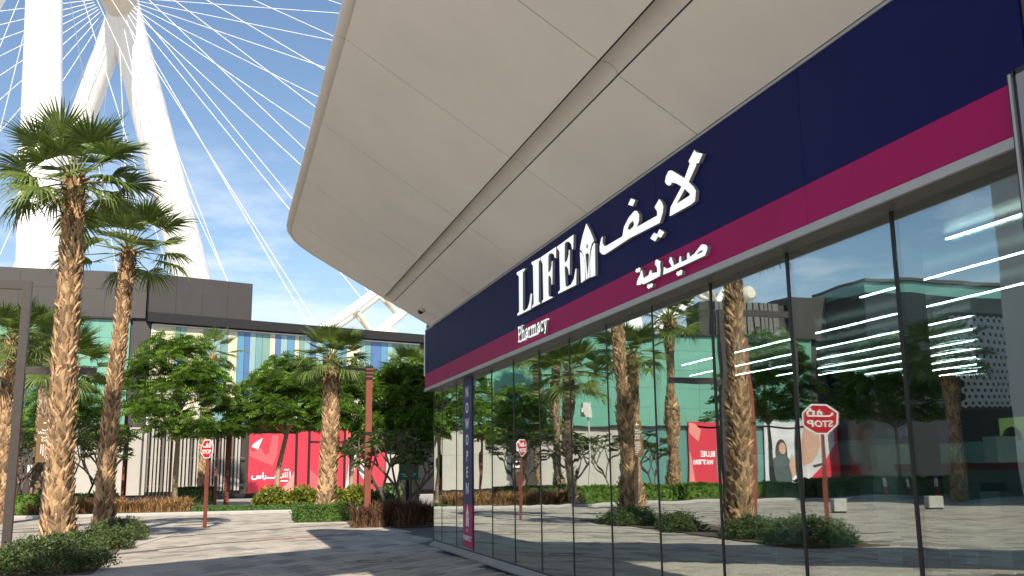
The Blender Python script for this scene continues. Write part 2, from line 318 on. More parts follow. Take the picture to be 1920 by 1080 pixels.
# ------------------------------------------------------------------ pharmacy building
ph = thing('pharmacy_building', 'long pharmacy shopfront with mirror glass below a navy and magenta fascia and sloping canopy', 'building', (0, 0, 0))
YE = 22.9
MY = [YE]+[21.99-1.4515*k for k in range(0, 13)]
b = MB(); b.box(.35, -6, 5.2, 12, 22.5, 5.6); b.build('wall', 'beige', ph)
b = MB(); b.box(-1.4, -6, 7.9, 14, 22.0, 20); b.build('upper_wall', 'beige', ph)  # unseen upper block, height and overhang set so it shades the far planting
for k in range(3):
    b = MB(); b.box(-1.43, -4, 9.6+k*3.6, -1.401, 20.5, 11.5+k*3.6); b.build('upper_window', 'winglass', ph)
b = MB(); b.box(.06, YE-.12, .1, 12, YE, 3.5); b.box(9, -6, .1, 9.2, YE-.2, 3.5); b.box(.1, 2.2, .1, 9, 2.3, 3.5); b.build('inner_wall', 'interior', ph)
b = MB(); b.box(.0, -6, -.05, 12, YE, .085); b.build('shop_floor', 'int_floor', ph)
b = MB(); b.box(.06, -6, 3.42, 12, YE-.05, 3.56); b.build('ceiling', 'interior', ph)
b = MB(); b.box(-.20, 4.4, 3.576, .35, YE+.05, 5.19); b.build('fascia_core', 'bronze', ph)
# fascia panels
ys = [YE+.07, 21.3, 18.4, 15.5, 12.6, 9.7, 6.8, 4.42]
for i in range(len(ys)-1):
    b = MB(); b.box(-.222, ys[i+1]+.002, 3.985, -.2, ys[i]-.002, 5.03); b.build('fascia_panel', 'navy', ph)
    b = MB(); b.box(-.222, ys[i+1]+.002, 3.642, -.2, ys[i]-.002, 3.983); b.build('stripe_panel', 'pink', ph)
b = MB(); b.box(-.235, 4.42, 3.572, -.2, YE+.075, 3.640); b.build('bottom_trim', 'lip', ph)
b = MB(); b.box(-.232, 4.42, 5.033, -.2, YE+.06, 5.065); b.build('top_trim', 'lip', ph)
for i in range(len(MY)-1):
    b = MB(); b.box(-.199, MY[i+1]+.003, 3.566, .04, MY[i]-.003, 3.5745); b.build('underside_panel', 'bronze', ph)
# glazing
gr = random.Random(5)
for i in range(len(MY)-1):
    a, c = MY[i+1]+.012, MY[i]-.012
    b = MB(); b.box(-.010, (a-c)/2, .13, .010, (c-a)/2, 3.566)
    o = b.build('glass_pane', 'glass', ph, (0, (a+c)/2, 0)); o.rotation_euler = (0, R(gr.uniform(-.05, .05)), R(gr.uniform(-.09, .09)))
    b = MB(); b.box(.05, a, 3.36, .30, c, 3.56); b.build('head_bulkhead', 'bronze', ph)
for y in MY:
    b = MB(); b.box(-.016, y-.018, .10, .22, y+.018, 3.565); b.build('mullion', 'black', ph)
b = MB(); b.box(-.03, 4.4, .085, .12, YE, .13); b.build('sill', 'black', ph)
b = MB(); b.prism([[(0, 0), (-.16, 0), (-.16, .035), (-.05, .085), (0, .085)]], (0, YE-.2, 0), (1, 0, 0), (0, 0, 1), (0, 1, 0), YE-4.6); b.build('plinth', 'plinth', ph)
b = MB(); b.box(-.055, 4.4, .085, -.031, YE-.2, .105); b.build('plinth_trim', 'lip', ph)
b = MB(); b.box(-.012, YE+.001, 0, .3, YE+.03, 3.57); b.build('end_panel', 'black', ph)
# canopy
TS = .645; Z0 = 5.045
def cz(x): return Z0+TS*(-.22-x)
nrm = Vector((-TS, 0, -1)).normalized()   # soffit faces down and outwards
cn = thing('canopy', '', '', (0, 0, 0)); cn.parent = ph
for kx in ('label', 'category'): del cn[kx]
endp = [(-.245, 22.12), (-1.10, 22.43), (-1.32, 22.5), (-2.3, 22.76), (-2.95, 22.93), (-3.22, 22.92), (-3.40, 22.80), (-3.53, 22.5), (-3.575, 22.1)]
YS = [21.2, 18.15, 14.98, 11.8, 8.6, 5.4, 2.2, -1, -4.2, -6]
def slab(loop, off, th):
    # plan loop (x,y) lifted onto the soffit plane; off lowers it
    b = MB(); fr = [Vector((x, y, cz(x)))+nrm*off for x, y in loop]; bk = [p-nrm*th for p in fr]
    tess = tessellate_polygon([[Vector((x, y, 0)) for x, y in loop]])
    for t in tess:
        if (fr[t[1]]-fr[t[0]]).cross(fr[t[2]]-fr[t[0]]).dot(nrm) < 0: t = t[::-1]
        b.add([fr[i] for i in t], [(0, 1, 2)]); b.add([bk[i] for i in t], [(2, 1, 0)])
    for i in range(len(loop)):
        j = (i+1) % len(loop); b.add([fr[i], bk[i], bk[j], fr[j]], [(0, 1, 2, 3)])
    bm = bmesh.new(); me = b.mesh('s', 'soffit'); bm.from_mesh(me); bmesh.ops.remove_doubles(bm, verts=bm.verts, dist=1e-5); bmesh.ops.recalc_face_normals(bm, faces=bm.faces); bm.to_mesh(me); bm.free(); return me
full = [(-.20, -6), (-.20, 22.1)]+endp[1:]+[(-3.575, -6)]
for lp in ([(-.22, -6), (-.22, 22.08), (-1.112, 22.38), (-1.112, -6)], [(-1.308, -6), (-1.308, 22.45), (-2.3, 22.72), (-2.95, 22.89), (-3.21, 22.88), (-3.38, 22.76), (-3.51, 22.45), (-3.55, 22.1), (-3.55, -6)]):
    me = slab(lp, -.022, .14); me.materials[0] = M['soffit_joint']; link('canopy_core', me, cn)
me = slab([(x*.995, y-.02) for x, y in full], -.165, .16); me.materials[0] = M['soffit_joint']; link('canopy_core', me, cn)
def panels(x0, x1, ends):
    e = .009
    me = slab([(x0, YS[0]+e), (x1, YS[0]+e)]+ends, 0, .02); link('soffit_panel', me, cn)
    for i in range(len(YS)-1):
        me = slab([(x0, YS[i+1]+e), (x1, YS[i+1]+e), (x1, YS[i]-e), (x0, YS[i]-e)], 0, .02); link('soffit_panel', me, cn)
panels(-.245, -1.10, [(-1.10, 22.42), (-.245, 22.11)])
panels(-1.32, -3.565, [(-3.565, 22.1), (-3.52, 22.48), (-3.39, 22.78), (-3.21, 22.9), (-2.95, 22.91), (-2.3, 22.74), (-1.32, 22.48)])
for i in range(len(YS)):
    y0, y1 = (YS[i]+.004, 22.45) if i == 0 else (YS[i]+.004, YS[i-1]-.004)
    b = MB(); pr = []
    for t in range(7):
        x = -1.115-.19*t/6; dd = .008+.040*math.sin(PI*t/6)**.6; pr.append(Vector((x, 0, cz(x)))-nrm*dd)
    vs = [p+Vector((0, y, 0)) for y in (y0, y1) for p in pr]
    b.add(vs, [(t, t+1, t+8, t+7) for t in range(6)], smooth=True); b.build('groove_trim', 'groove', cn)
edge_path = [(-.10, 22.10), (-.6, 22.28)]+endp[1:]+[(-3.58, 21.2)]
ep = [Vector((x, y, cz(x)))-nrm*.10 for x, y in edge_path]; 
b = MB(); b.tube(ep, .125, 12); b.build('edge_trim', 'edge', cn)
for i in range(len(YS)-1):
    b = MB(); b.tube([Vector((-3.585, YS[i]-.006, cz(-3.585)))-nrm*.10, Vector((-3.585, YS[i+1]+.006, cz(-3.585)))-nrm*.10], .125, 14); b.build('edge_trim', 'edge', cn)
me = slab([(x, y-.03) for x, y in full], -.33, .04); me.materials[0] = M['edge']; link('canopy_roof', me, cn)
# portal frame at the right
b = MB(); b.box(-.40, 3.2, 0, -.06, 4.33, 3.93); b.build('portal_panel', 'grey_panel', ph)
b = MB(); b.box(-.40, 4.33, 0, -.02, 4.345, 3.96); b.box(-.385, 4.345, 0, -.02, 4.365, 3.96); b.box(-.40, 3.2, 3.93, -.02, 4.36, 3.965); b.build('portal_frame', 'black', ph)
b = MB(); b.box(-.405, 4.366, 0, -.02, 4.386, 3.95); b.build('portal_trim', 'lip', ph)
b = MB(); b.box(-.39, 4.386, 0, -.02, 4.41, 3.96); b.build('portal_frame', 'black', ph)
b = MB(); b.tube([(-.20, YE+.14, 3.95), (-.20, YE+.14, 4.95)], .035, 8); b.build('rain_pipe', 'white', ph)

# signs on the fascia, coordinates are (y, z) on the fascia
SG = {
'L':[(15.062,4.902),(14.617,4.886),(14.608,4.856),(14.718,4.832),(14.746,4.227),(14.678,4.191),(14.49,4.208),(14.381,4.286),(14.322,4.41),(14.245,4.401),(14.309,4.163),(15.037,4.172),(15.064,4.204),(14.951,4.227),(14.941,4.811),(15.063,4.872)],
'I':[(14.245,4.905),(13.808,4.882),(13.81,4.851),(13.879,4.835),(13.913,4.213),(13.846,4.186),(13.847,4.171),(14.257,4.173),(14.256,4.201),(14.168,4.218),(14.172,4.833),(14.247,4.878)],
'F':[(13.783,4.881),(13.047,4.882),(13.066,4.718),(13.119,4.729),(13.164,4.794),(13.266,4.836),(13.376,4.845),(13.415,4.812),(13.429,4.573),(13.327,4.582),(13.277,4.647),(13.26,4.71),(13.224,4.707),(13.254,4.359),(13.29,4.363),(13.307,4.458),(13.363,4.514),(13.433,4.513),(13.44,4.229),(13.368,4.194),(13.26,4.179),(13.261,4.163),(13.76,4.167),(13.759,4.191),(13.686,4.209),(13.693,4.764),(13.785,4.846)],
'E':[(13.012,4.874),(12.303,4.887),(12.333,4.681),(12.373,4.69),(12.416,4.778),(12.514,4.837),(12.617,4.853),(12.673,4.837),(12.699,4.569),(12.594,4.575),(12.527,4.646),(12.51,4.714),(12.469,4.705),(12.501,4.357),(12.53,4.36),(12.553,4.439),(12.619,4.502),(12.702,4.512),(12.679,4.236),(12.618,4.203),(12.454,4.207),(12.33,4.267),(12.258,4.389),(12.222,4.385),(12.25,4.162),(13.003,4.173),(13.002,4.195),(12.914,4.215),(12.912,4.783),(13.013,4.854)],
'nib':[(11.799,4.918),(11.654,4.771),(11.547,4.636),(11.541,4.618),(11.62,4.597),(11.676,4.54),(11.715,4.435),(11.721,4.349),(11.728,4.164),(11.794,4.166),(11.801,4.209),(11.756,4.357),(11.733,4.474),(11.769,4.504),(11.822,4.511),(11.866,4.503),(11.839,4.374),(11.811,4.206),(11.809,4.165),(11.872,4.163),(11.881,4.295),(11.886,4.402),(11.928,4.499),(11.996,4.577),(12.068,4.62),(12.039,4.676),(11.957,4.782)],
'nibl':[(12.071,4.589),(11.986,4.548),(11.918,4.47),(11.894,4.386),(11.901,4.163),(12.059,4.153),(12.061,4.367)],
'nibr':[(11.546,4.584),(11.504,4.579),(11.526,4.15),(11.7,4.158),(11.705,4.346),(11.672,4.461),(11.611,4.551)],
'la':[(8.642,4.905),(8.611,4.869),(8.469,4.806),(8.567,4.738),(8.611,4.752),(8.625,4.728),(8.802,4.608),(8.704,4.529),(8.652,4.469),(8.685,4.368),(8.78,4.355),(9.273,4.362),(9.285,4.371),(9.251,4.455),(8.972,4.607),(9.089,4.676),(9.2,4.721),(9.214,4.702),(9.266,4.702),(9.329,4.735),(9.364,4.776),(9.333,4.831),(9.263,4.87),(9.187,4.852),(8.892,4.675),(8.759,4.793),(8.784,4.829)],
'lah':[(8.898,4.561),(8.787,4.473),(8.805,4.458),(9.099,4.454)],
'yf':[(9.526,4.625),(9.464,4.572),(9.429,4.515),(9.449,4.449),(9.538,4.353),(10.364,4.377),(11.18,4.354),(11.267,4.374),(11.346,4.425),(11.348,4.494),(11.286,4.59),(11.231,4.604),(11.244,4.525),(11.188,4.465),(11.136,4.453),(10.596,4.452),(10.539,4.555),(10.389,4.633),(10.215,4.671),(10.141,4.651),(10.08,4.591),(10.092,4.519),(10.157,4.46),(9.597,4.452),(9.593,4.499),(9.656,4.564)],
'yfh':[(10.27,4.564),(10.234,4.517),(10.261,4.492),(10.355,4.477),(10.432,4.5),(10.38,4.548)],
'fd':[(10.301,4.848),(10.174,4.793),(10.255,4.739),(10.391,4.795)],
'yd':[(9.551,4.283),(9.431,4.22),(9.528,4.179),(9.593,4.21),(9.678,4.173),(9.804,4.238),(9.696,4.279),(9.622,4.243)],
'syd':[(8.556,3.881),(8.494,3.86),(8.468,3.832),(8.483,3.801),(8.528,3.759),(8.887,3.757),(9.064,3.755),(9.102,3.758),(9.273,3.754),(9.504,3.756),(9.482,3.837),(9.462,3.832),(9.403,3.802),(9.282,3.801),(9.349,3.875),(9.318,3.914),(9.285,3.907),(9.228,3.808),(9.202,3.805),(9.103,3.811),(9.107,3.835),(9.085,3.872),(9.056,3.865),(9.055,3.818),(9.027,3.801),(8.913,3.805),(8.923,3.836),(8.903,3.87),(8.874,3.866),(8.851,3.815),(8.832,3.817),(8.751,3.828),(8.596,3.886)],
'sydh':[(8.557,3.815),(8.587,3.808),(8.706,3.803),(8.65,3.825),(8.602,3.828)],
'lyt':[(9.654,3.962),(9.619,3.945),(9.558,3.92),(9.576,3.881),(9.567,3.823),(9.587,3.76),(9.833,3.752),(10.027,3.749),(10.064,3.762),(10.083,3.775),(10.11,3.761),(10.226,3.776),(10.206,3.818),(10.172,3.85),(10.115,3.878),(10.096,3.919),(10.058,3.92),(10.021,3.82),(9.885,3.828),(9.86,3.858),(9.844,3.874),(9.8,3.868),(9.803,3.834),(9.653,3.816),(9.655,3.872),(9.708,3.918),(9.683,3.959)],
'd1':[(10.145,3.974),(10.094,3.947),(10.128,3.912),(10.173,3.925),(10.189,3.918),(10.246,3.939),(10.224,3.974),(10.178,3.961)],
'd2':[(9.828,3.723),(9.778,3.708),(9.803,3.672),(9.854,3.678),(9.892,3.67),(9.944,3.698),(9.916,3.731),(9.866,3.715)],
'd3':[(9.073,3.725),(9.037,3.706),(9.06,3.667),(9.098,3.675),(9.137,3.668),(9.189,3.699),(9.164,3.726),(9.126,3.716)],
}
def sign_piece(name, keys, parent):
    loops = [[(-y, z) for y, z in SG[k]] for k in keys]
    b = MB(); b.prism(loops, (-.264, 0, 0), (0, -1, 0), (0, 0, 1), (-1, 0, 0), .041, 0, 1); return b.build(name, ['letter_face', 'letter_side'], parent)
t = thing('wall_sign', 'large white serif LIFE letters on the navy fascia', 'sign', (0, 0, 0))
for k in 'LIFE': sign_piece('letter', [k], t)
t = thing('emblem', 'white pointed emblem with a figure between two blades, right of the LIFE letters', 'emblem', (0, 0, 0))
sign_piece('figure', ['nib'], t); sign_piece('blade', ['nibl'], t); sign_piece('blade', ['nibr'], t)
b = MB(); b.tube([(-.266, 11.79, 4.60), (-.262, 11.79, 4.60)], .03, 10); b.build('head_ring', 'letter_side', t)
t = thing('wall_sign', 'large white Arabic lettering at the right end of the navy fascia sign', 'sign', (0, 0, 0))
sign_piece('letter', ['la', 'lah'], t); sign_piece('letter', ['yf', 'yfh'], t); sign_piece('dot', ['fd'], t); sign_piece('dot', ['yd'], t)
t = thing('wall_sign', 'small white Arabic lettering on the magenta stripe', 'sign', (0, 0, 0))
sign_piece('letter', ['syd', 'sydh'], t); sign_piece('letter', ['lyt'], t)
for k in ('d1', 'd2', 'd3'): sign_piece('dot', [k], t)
t = thing('wall_sign', 'small white serif Pharmacy word on the magenta stripe', 'sign', (0, 0, 0))
def slab_word(parent):
    # slab serif strokes in a unit x-height system: x to the right, baseline 0, x-height .62, cap 1
    G = {'P': (.52, [[(.12, 0), (.12, 1)], [(.12, .96), (.34, .96), (.44, .84), (.44, .62), (.34, .48), (.12, .48)]], [(.12, 0, .26), (.08, 1, .16)]),
         'h': (.52, [[(.1, 0), (.1, 1)], [(.1, .5), (.22, .62), (.33, .6), (.38, .5), (.38, 0)]], [(.1, 0, .2), (.38, 0, .2), (.06, 1, .1)]),
         'a': (.46, [[(.08, .5), (.18, .62), (.29, .6), (.33, .5), (.33, .08), (.42, .03)], [(.33, .36), (.16, .33), (.08, .2), (.12, .06), (.22, .04), (.33, .14)]], []),
         'r': (.40, [[(.1, 0), (.1, .62)], [(.1, .48), (.2, .6), (.34, .58)]], [(.1, 0, .24), (.06, .62, .1)]),
         'm': (.78, [[(.1, 0), (.1, .62)], [(.1, .5), (.2, .61), (.32, .6), (.37, .5), (.37, 0)], [(.37, .5), (.47, .61), (.59, .6), (.64, .5), (.64, 0)]], [(.1, 0, .2), (.37, 0, .18), (.64, 0, .2), (.06, .62, .1)]),
         'c': (.42, [[(.36, .48), (.28, .6), (.17, .6), (.09, .46), (.09, .18), (.17, .04), (.28, .04), (.37, .16)]], []),
         'y': (.46, [[(.08, .62), (.24, .04)], [(.38, .62), (.2, -.16), (.08, -.22)]], [(.08, .62, .18), (.38, .62, .16)])}
    x = 0; W_ = sum(G[c][0] for c in 'Pharmacy'); k = 1.5/W_; hgt = .232
    for c in 'Pharmacy':
        a, st, se = G[c]; b = MB()
        o = (-.262, 15.04-x*k, 3.742)
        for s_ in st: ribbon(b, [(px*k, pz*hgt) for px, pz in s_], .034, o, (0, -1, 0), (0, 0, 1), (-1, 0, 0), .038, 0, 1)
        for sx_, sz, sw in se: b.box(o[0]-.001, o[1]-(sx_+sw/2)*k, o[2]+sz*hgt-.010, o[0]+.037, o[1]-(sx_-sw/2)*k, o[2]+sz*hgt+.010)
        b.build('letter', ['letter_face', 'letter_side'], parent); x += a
slab_word(t)
# vertical banner on the glass
t = thing('banner', 'narrow navy and magenta NOW OPEN banner on the glass', 'banner', (0, 0, 0))
b = MB(); b.box(-.034, 19.10, 1.02, -.018, 19.86, 3.55); b.build('navy_cloth', 'banner_navy', t)
b = MB(); b.box(-.034, 19.10, .17, -.018, 19.86, 1.018); b.build('magenta_cloth', 'banner_pink', t)
for i, ch in enumerate('NOWOPEN'):
    text_poly(ch, .30, (-.036, 19.48, 3.27-i*.325), (0, -1, 0), (0, 0, 1), (-1, 0, 0), .002, 'letter', 'white', t, bold=.006)
text_poly('PHARMACY', .155, (-.036, 19.48, .345), (0, -1, 0), (0, 0, 1), (-1, 0, 0), .002, 'word', 'white', t, sx=.82)
text_poly('LIFE', .10, (-.036, 19.48, .50), (0, -1, 0), (0, 0, 1), (-1, 0, 0), .002, 'word', 'print_grey', t)
b = MB(); b.prism([[(-.11, .0), (-.02, .0), (-.03, .16), (-.11, .26)]], (-.036, 19.48, .58), (0, -1, 0), (0, 0, 1), (-1, 0, 0), .002); b.prism([[(.11, .0), (.02, .0), (.03, .16), (.11, .26)]], (-.036, 19.48, .58), (0, -1, 0), (0, 0, 1), (-1, 0, 0), .002); b.prism([[(0, .02), (.02, .2), (.10, .27), (0, .44), (-.10, .27), (-.02, .2)]], (-.036, 19.48, .58), (0, -1, 0), (0, 0, 1), (-1, 0, 0), .002); b.build('emblem_print', 'white', t)
# security camera under the soffit
t = thing('security_camera', 'small dome security camera under the pale canopy near its far end', 'camera', (-.62, 21.35, cz(-.62)))
b = MB(); b.tube([Vector((0, 0, .02)), nrm*.05, nrm*.06], [.085, .085, .075], 16); b.build('housing', 'cam', t)
b = MB(); b.tube([nrm*.055, nrm*.09, nrm*.115, nrm*.125], [.062, .058, .035, .01], 14); b.build('lens_dome', 'dome', t)

# ------------------------------------------------------------------ inside the pharmacy
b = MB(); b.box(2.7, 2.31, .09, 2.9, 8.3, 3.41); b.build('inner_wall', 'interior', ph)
strips = [(.28, 4.5, 5.8), (1.2, 4.6, 8.1), (2.25, 4.6, 14.2), (3.2, 4.6, 15.8), (4.0, 4.6, 15.8), (4.8, 4.6, 15.5), (5.5, 4.6, 15.3), (6.3, 4.6, 15), (7.1, 4.6, 15), (7.9, 4.6, 15)]
for i, (x, y0, y1) in enumerate(strips):
    b = MB(); b.box(-.008, 0, -.010, .008, y1-y0, 0); o = b.build('strip_light', 'led', None, (x, y0, 3.32)); 
    od = ['nearest the glass', 'second from the glass', 'third from the glass', 'fourth from the glass', 'fifth from the glass', 'sixth from the glass', 'seventh from the glass', 'eighth from the glass', 'ninth from the glass', 'deepest inside']
    tag(o, 'thin white ceiling light strip inside the shop, '+od[i], 'light', 'ceiling light strips in the shop')
def shelf(x, y, n, label, ln=1.6):
    t = thing('shelf_unit', label, 'shelf', (x, y, .085), 0, 'shelf units inside the shop')
    b = MB(); b.box(.40, 0, 0, .43, ln, 1.75); b.build('back_panel', 'int_white', t)
    for sgn in (0, ln-.03):
        b = MB(); b.box(0, sgn, 0, .40, sgn+.03, 1.75); b.build('side_panel', 'int_white', t)
    for k in range(n):
        b = MB(); b.box(.002, .031, .12+k*.36, .399, ln-.031, .145+k*.36); s_ = b.build('shelf_board', 'int_white', t)
        b = MB(); b.box(-.012, .031, .10+k*.36, .0, ln-.031, .15+k*.36); b.build('price_rail', 'box_r', s_)
    return t
pos = [(.38, 5.15, 'white shelf unit behind the pane beside the grey portal'), (.38, 7.0, 'white shelf unit behind the third glass pane from the portal'), (1.9, 10.0, 'white shelf unit deeper in the shop behind the blue trolley stand')]
pb = [MB() for _ in range(4)]
for i, q in enumerate(pb): q.box(0, 0, 0, .16+.03*i, .10+.03*i, .16+.03*(i % 3))
pmesh = [q.mesh('product_box', 'boxes' if i % 2 == 0 else 'int_white') for i, q in enumerate(pb)]
for x, y, lb in pos:
    shelf(x, y, 5, lb)
    for k in range(5):
        for j in (0, 2, 3, 5):
            o = link('product_box', pmesh[rnd.randrange(4)], None, (x+.05+rnd.uniform(0, .1), y+.08+j*.25, .085+.1455+k*.36)); tag(o, 'small carton on a white shop shelf behind the glass', 'box', 'cartons on the shop shelves')
t = thing('display_stand', 'blue metal display stand with crossed legs behind the glass', 'stand', (.95, 8.95, .085))
b = MB(); b.box(-.4, -.4, .62, .4, .4, .68); b.build('top', 'blue', t)
for sx in (-1, 1):
    b = MB(); b.tube([(-.35, sx*.3, 0), (.3, sx*.3, .62)], .03, 6); b.build('leg', 'blue', t)
    b = MB(); b.tube([(.35, sx*.3, 0), (-.3, sx*.3, .62)], .03, 6); b.build('leg', 'blue', t)
t = thing('poster_board', 'tall white poster board standing behind the glass at the portal', 'poster', (.12, 4.48, .6))
b = MB(); b.box(0, 0, 0, .03, .42, 1.7); b.build('board', 'int_white', t)
b = MB(); b.box(-.003, .05, .06, -.001, .16, .12); b.build('print', 'orange', t); b = MB(); b.prism([[(.0, 1.3), (.16, 1.42), (.22, 1.5), (.1, 1.46), (.0, 1.36)]], (-.003, .40, 0), (0, -1, 0), (0, 0, 1), (-1, 0, 0), .002); b.build('print', 'box_r', t)
t = thing('hanging_sign', 'dark navy hanging sign reading Body Supports inside the shop', 'sign', (2.7, 8.8, 1.75))
b = MB(); b.box(0, 0, 0, .03, 1.3, .42); b.build('board', 'banner_navy', t)
for z in (.30, .12): text_poly('Body Support' if z > .2 else 'Baby Supports', .13, (-.003, .65, z), (0, -1, 0), (0, 0, 1), (-1, 0, 0), .001, 'lettering', 'print_grey', t)
for y in (.1, 1.2):
    b = MB(); b.tube([(.015, y, .42), (.015, y, 1.66)], .006, 5); b.build('rod', 'black', t)
t = thing('lit_poster', 'greenish lit poster of two smiling faces on the shop wall', 'poster', (2.45, 7.2, 1.5)); t.scale = (.45, .45, .45)
b = MB(); b.box(0, 0, 0, .08, 1.35, 1.35); b.build('light_box', 'screen', t)
b = MB()
for cy, czz, rr in ((.35, .75, .17), (1.02, .72, .2)): b.prism([[(cy+rr*.8*math.cos(a*PI/8), czz+rr*1.2*math.sin(a*PI/8)) for a in range(16)]], (-.006, 0, 0), (0, 1, 0), (0, 0, 1), (-1, 0, 0), .003)
b.build('face_print', 'screen_d', t)
b = MB()
for cy, czz, rr in ((.35, .9, .2), (1.02, .92, .27)): b.prism([[(cy+rr*math.cos(a*PI/8), czz+rr*.9*math.sin(a*PI/8)) for a in range(16)]], (-.003, 0, 0), (0, 1, 0), (0, 0, 1), (-1, 0, 0), .002)
b.build('hair_print', 'screen_h', t)
b = MB(); b.prism([[(.1, .25), (.5, .42), (.9, .5), (1.3, .3), (1.2, .12), (.2, .08)]], (-.009, 0, 0), (0, 1, 0), (0, 0, 1), (-1, 0, 0), .003); b.build('cup_print', 'screen_w', t)

# ------------------------------------------------------------------ shopping building across the street
mall = thing('mall_building', 'long dark roofed shopping building with green glass, striped blue cladding and red hoarding', 'building', (0, 0, 0))
def wallbox(x0, x1, z0, z1, d, name, m, y=74.0, th=.2, par=None):
    b = MB(); b.box(x0, y-d, z0, x1, y-d+th, z1); return b.build(name, m, par or mall)
b = MB(); b.box(-60, 74.3, 0, -10.3, 90, 12.7); b.build('wall', 'slat_back', mall)
# dark roof block, panels with joints
for i in range(5):
    x1 = -10.62-i*2.8
    wallbox(x1-2.79, x1, 12.86, 14.9, .35, 'roof_panel', 'dark_clad2', th=4); wallbox(x1-2.79, x1, 14.912, 16.2, .35, 'roof_panel', 'dark_clad2', th=4)
# green glazed upper wall
for i in range(16):
    x1 = -11.6-i*2.03
    for j, (z0, z1) in enumerate(((5.25, 6.75), (6.765, 8.30), (8.315, 9.85), (9.865, 11.4), (11.415, 12.72))):
        wallbox(x1-2.018, x1, z0, z1, .25+.01*(i % 2), 'green_panel', 'green', th=.15)
wallbox(-44, -11.5, 12.73, 12.86, .5, 'roof_edge', 'black_eave', th=1)
wallbox(-44, -11.5, 5.08, 5.24, .4, 'black_band', 'black_eave', th=.5)
wallbox(-11.55, -10.25, .3, 12.84, .12, 'dark_wall', 'dark_clad', th=.4)
# lower beige walls, dark door, teal glazing
for x0, x1 in ((-13.2, -11.25), (-15.2, -13.215), (-17.0, -15.215)):
    wallbox(x0, x1, .35, 2.95, .12, 'wall_panel', 'beige', th=.2); wallbox(x0, x1, 2.965, 5.07, .12, 'wall_panel', 'beige', th=.2)
d_ = wallbox(-19.3, -17.05, 0.05, 5.06, .06, 'door', 'dark_clad', th=.1); b = MB(); b.box(-17.6, 73.86, 2.0, -17.2, 73.93, 2.5); b.build('notice', 'white', d_)
for k in range(5):
    x1 = -19.35-k*1.55; wallbox(x1-1.54, x1, .35, 2.95, .12, 'wall_panel', 'beige', th=.2); wallbox(x1-1.54, x1, 2.965, 5.07, .12, 'wall_panel', 'beige', th=.2)
for k in range(8):
    x1 = -27.2-k*2.1; wallbox(x1-2.08, x1, .3, 5.06, .10, 'teal_panel', 'teal', th=.1)
wallbox(-60, -10.2, .05, .33, .05, 'base', 'black_eave', th=.2)
# grey ribbed block and dark block seen in the glass
for k in range(12): wallbox(-41.5+k*.55, -41.5+k*.55+.42, 12.87, 16.0, .1+.04*(k % 2), 'ribbed_panel', 'louvre', th=1)
wallbox(-42, -34.4, 12.87, 15.9, -.15, 'ribbed_back', 'dark_clad2', th=3)
wallbox(-46, -42.1, 12.87, 16.6, .3, 'roof_panel', 'dark_clad2', th=3)
for k in range(4): wallbox(-61+k*3.75, -61+k*3.75+3.735, .1, 16.0, 6, 'dark_panel', 'dark_gloss', th=8)  # near-black glossy panels on the end block
wallbox(-61, -46.05, 16.02, 17.0, 6.0, 'green_panel', 'teal', th=8); wallbox(-61, -46.05, 17.02, 17.3, 6.3, 'roof_edge', 'dark_clad2', th=8)
# angled striped wing
wing = Matrix.Translation((-10.25, 73.98, 0)) @ Matrix.Rotation(math.atan(.35), 4, 'Z')
WU = (wing.to_3x3() @ Vector((1, 0, 0))); WN = (wing.to_3x3() @ Vector((0, -1, 0))); WO = Vector((-10.25, 73.98, 0))
def wbox(s0, s1, z0, z1, d, name, m, th=.12, par=None):
    b = MB(); b.obox(WO+WU*s0+Vector((0, 0, z0))+WN*d, WU, (0, 0, 1), -WN, s1-s0, z1-z0, th); return b.build(name, m, par or mall)
wbox(-.3, 30, .1, 12.6, -.3, 'wing_wall', 'slat_back', th=9)
wbox(-.35, 30, 12.62, 13.3, .55, 'eave', 'black_eave', th=9)
for i in range(4): wbox(-.3+i*1.93, -.3+i*1.93+1.915, 12.86, 16.18, .3, 'roof_panel', 'dark_clad2', th=5)
pat = [('cream', 1.65), ('b2', .35), ('b3', .42), ('cream', 1.3), ('b5', .62), ('b3', .68), ('b2', .55), ('cream', .75), ('b1', .55), ('b4', .42), ('b3', .48), ('b2', .52), ('b5', .6), ('cream', .45), ('b4', .45), ('b3', .55), ('b1', .62), ('cream', .36), ('b5', .42), ('b3', .55), ('b4', .48), ('b3', .6), ('b1', .5), ('cream', .5), ('b2', .6), ('b1', .5), ('cream', 1.2), ('b3', .5), ('b2', .5), ('b4', .95), ('b1', .6), ('b3', .5), ('b5', .6), ('b2', .8), ('b1', .5), ('b4', .7)]
s_ = .18
for m_, wd in pat:
    wbox(s_, s_+wd-.03, 5.3, 12.42, .02+rnd.uniform(0, .015), 'glass_strip', m_, th=.08); s_ += wd
fr = MB(); fr.obox(WO+WU*.06+Vector((0, 0, 5.2))+WN*.08, WU, (0, 0, 1), -WN, .10, 7.3, .15); fr.obox(WO+WU*.17+Vector((0, 0, 12.44))+WN*.08, WU, (0, 0, 1), -WN, s_-.2, .10, .15); fr.obox(WO+WU*.17+Vector((0, 0, 5.18))+WN*.08, WU, (0, 0, 1), -WN, s_-.2, .10, .15); fr.build('white_frame', 'white_frame', mall)
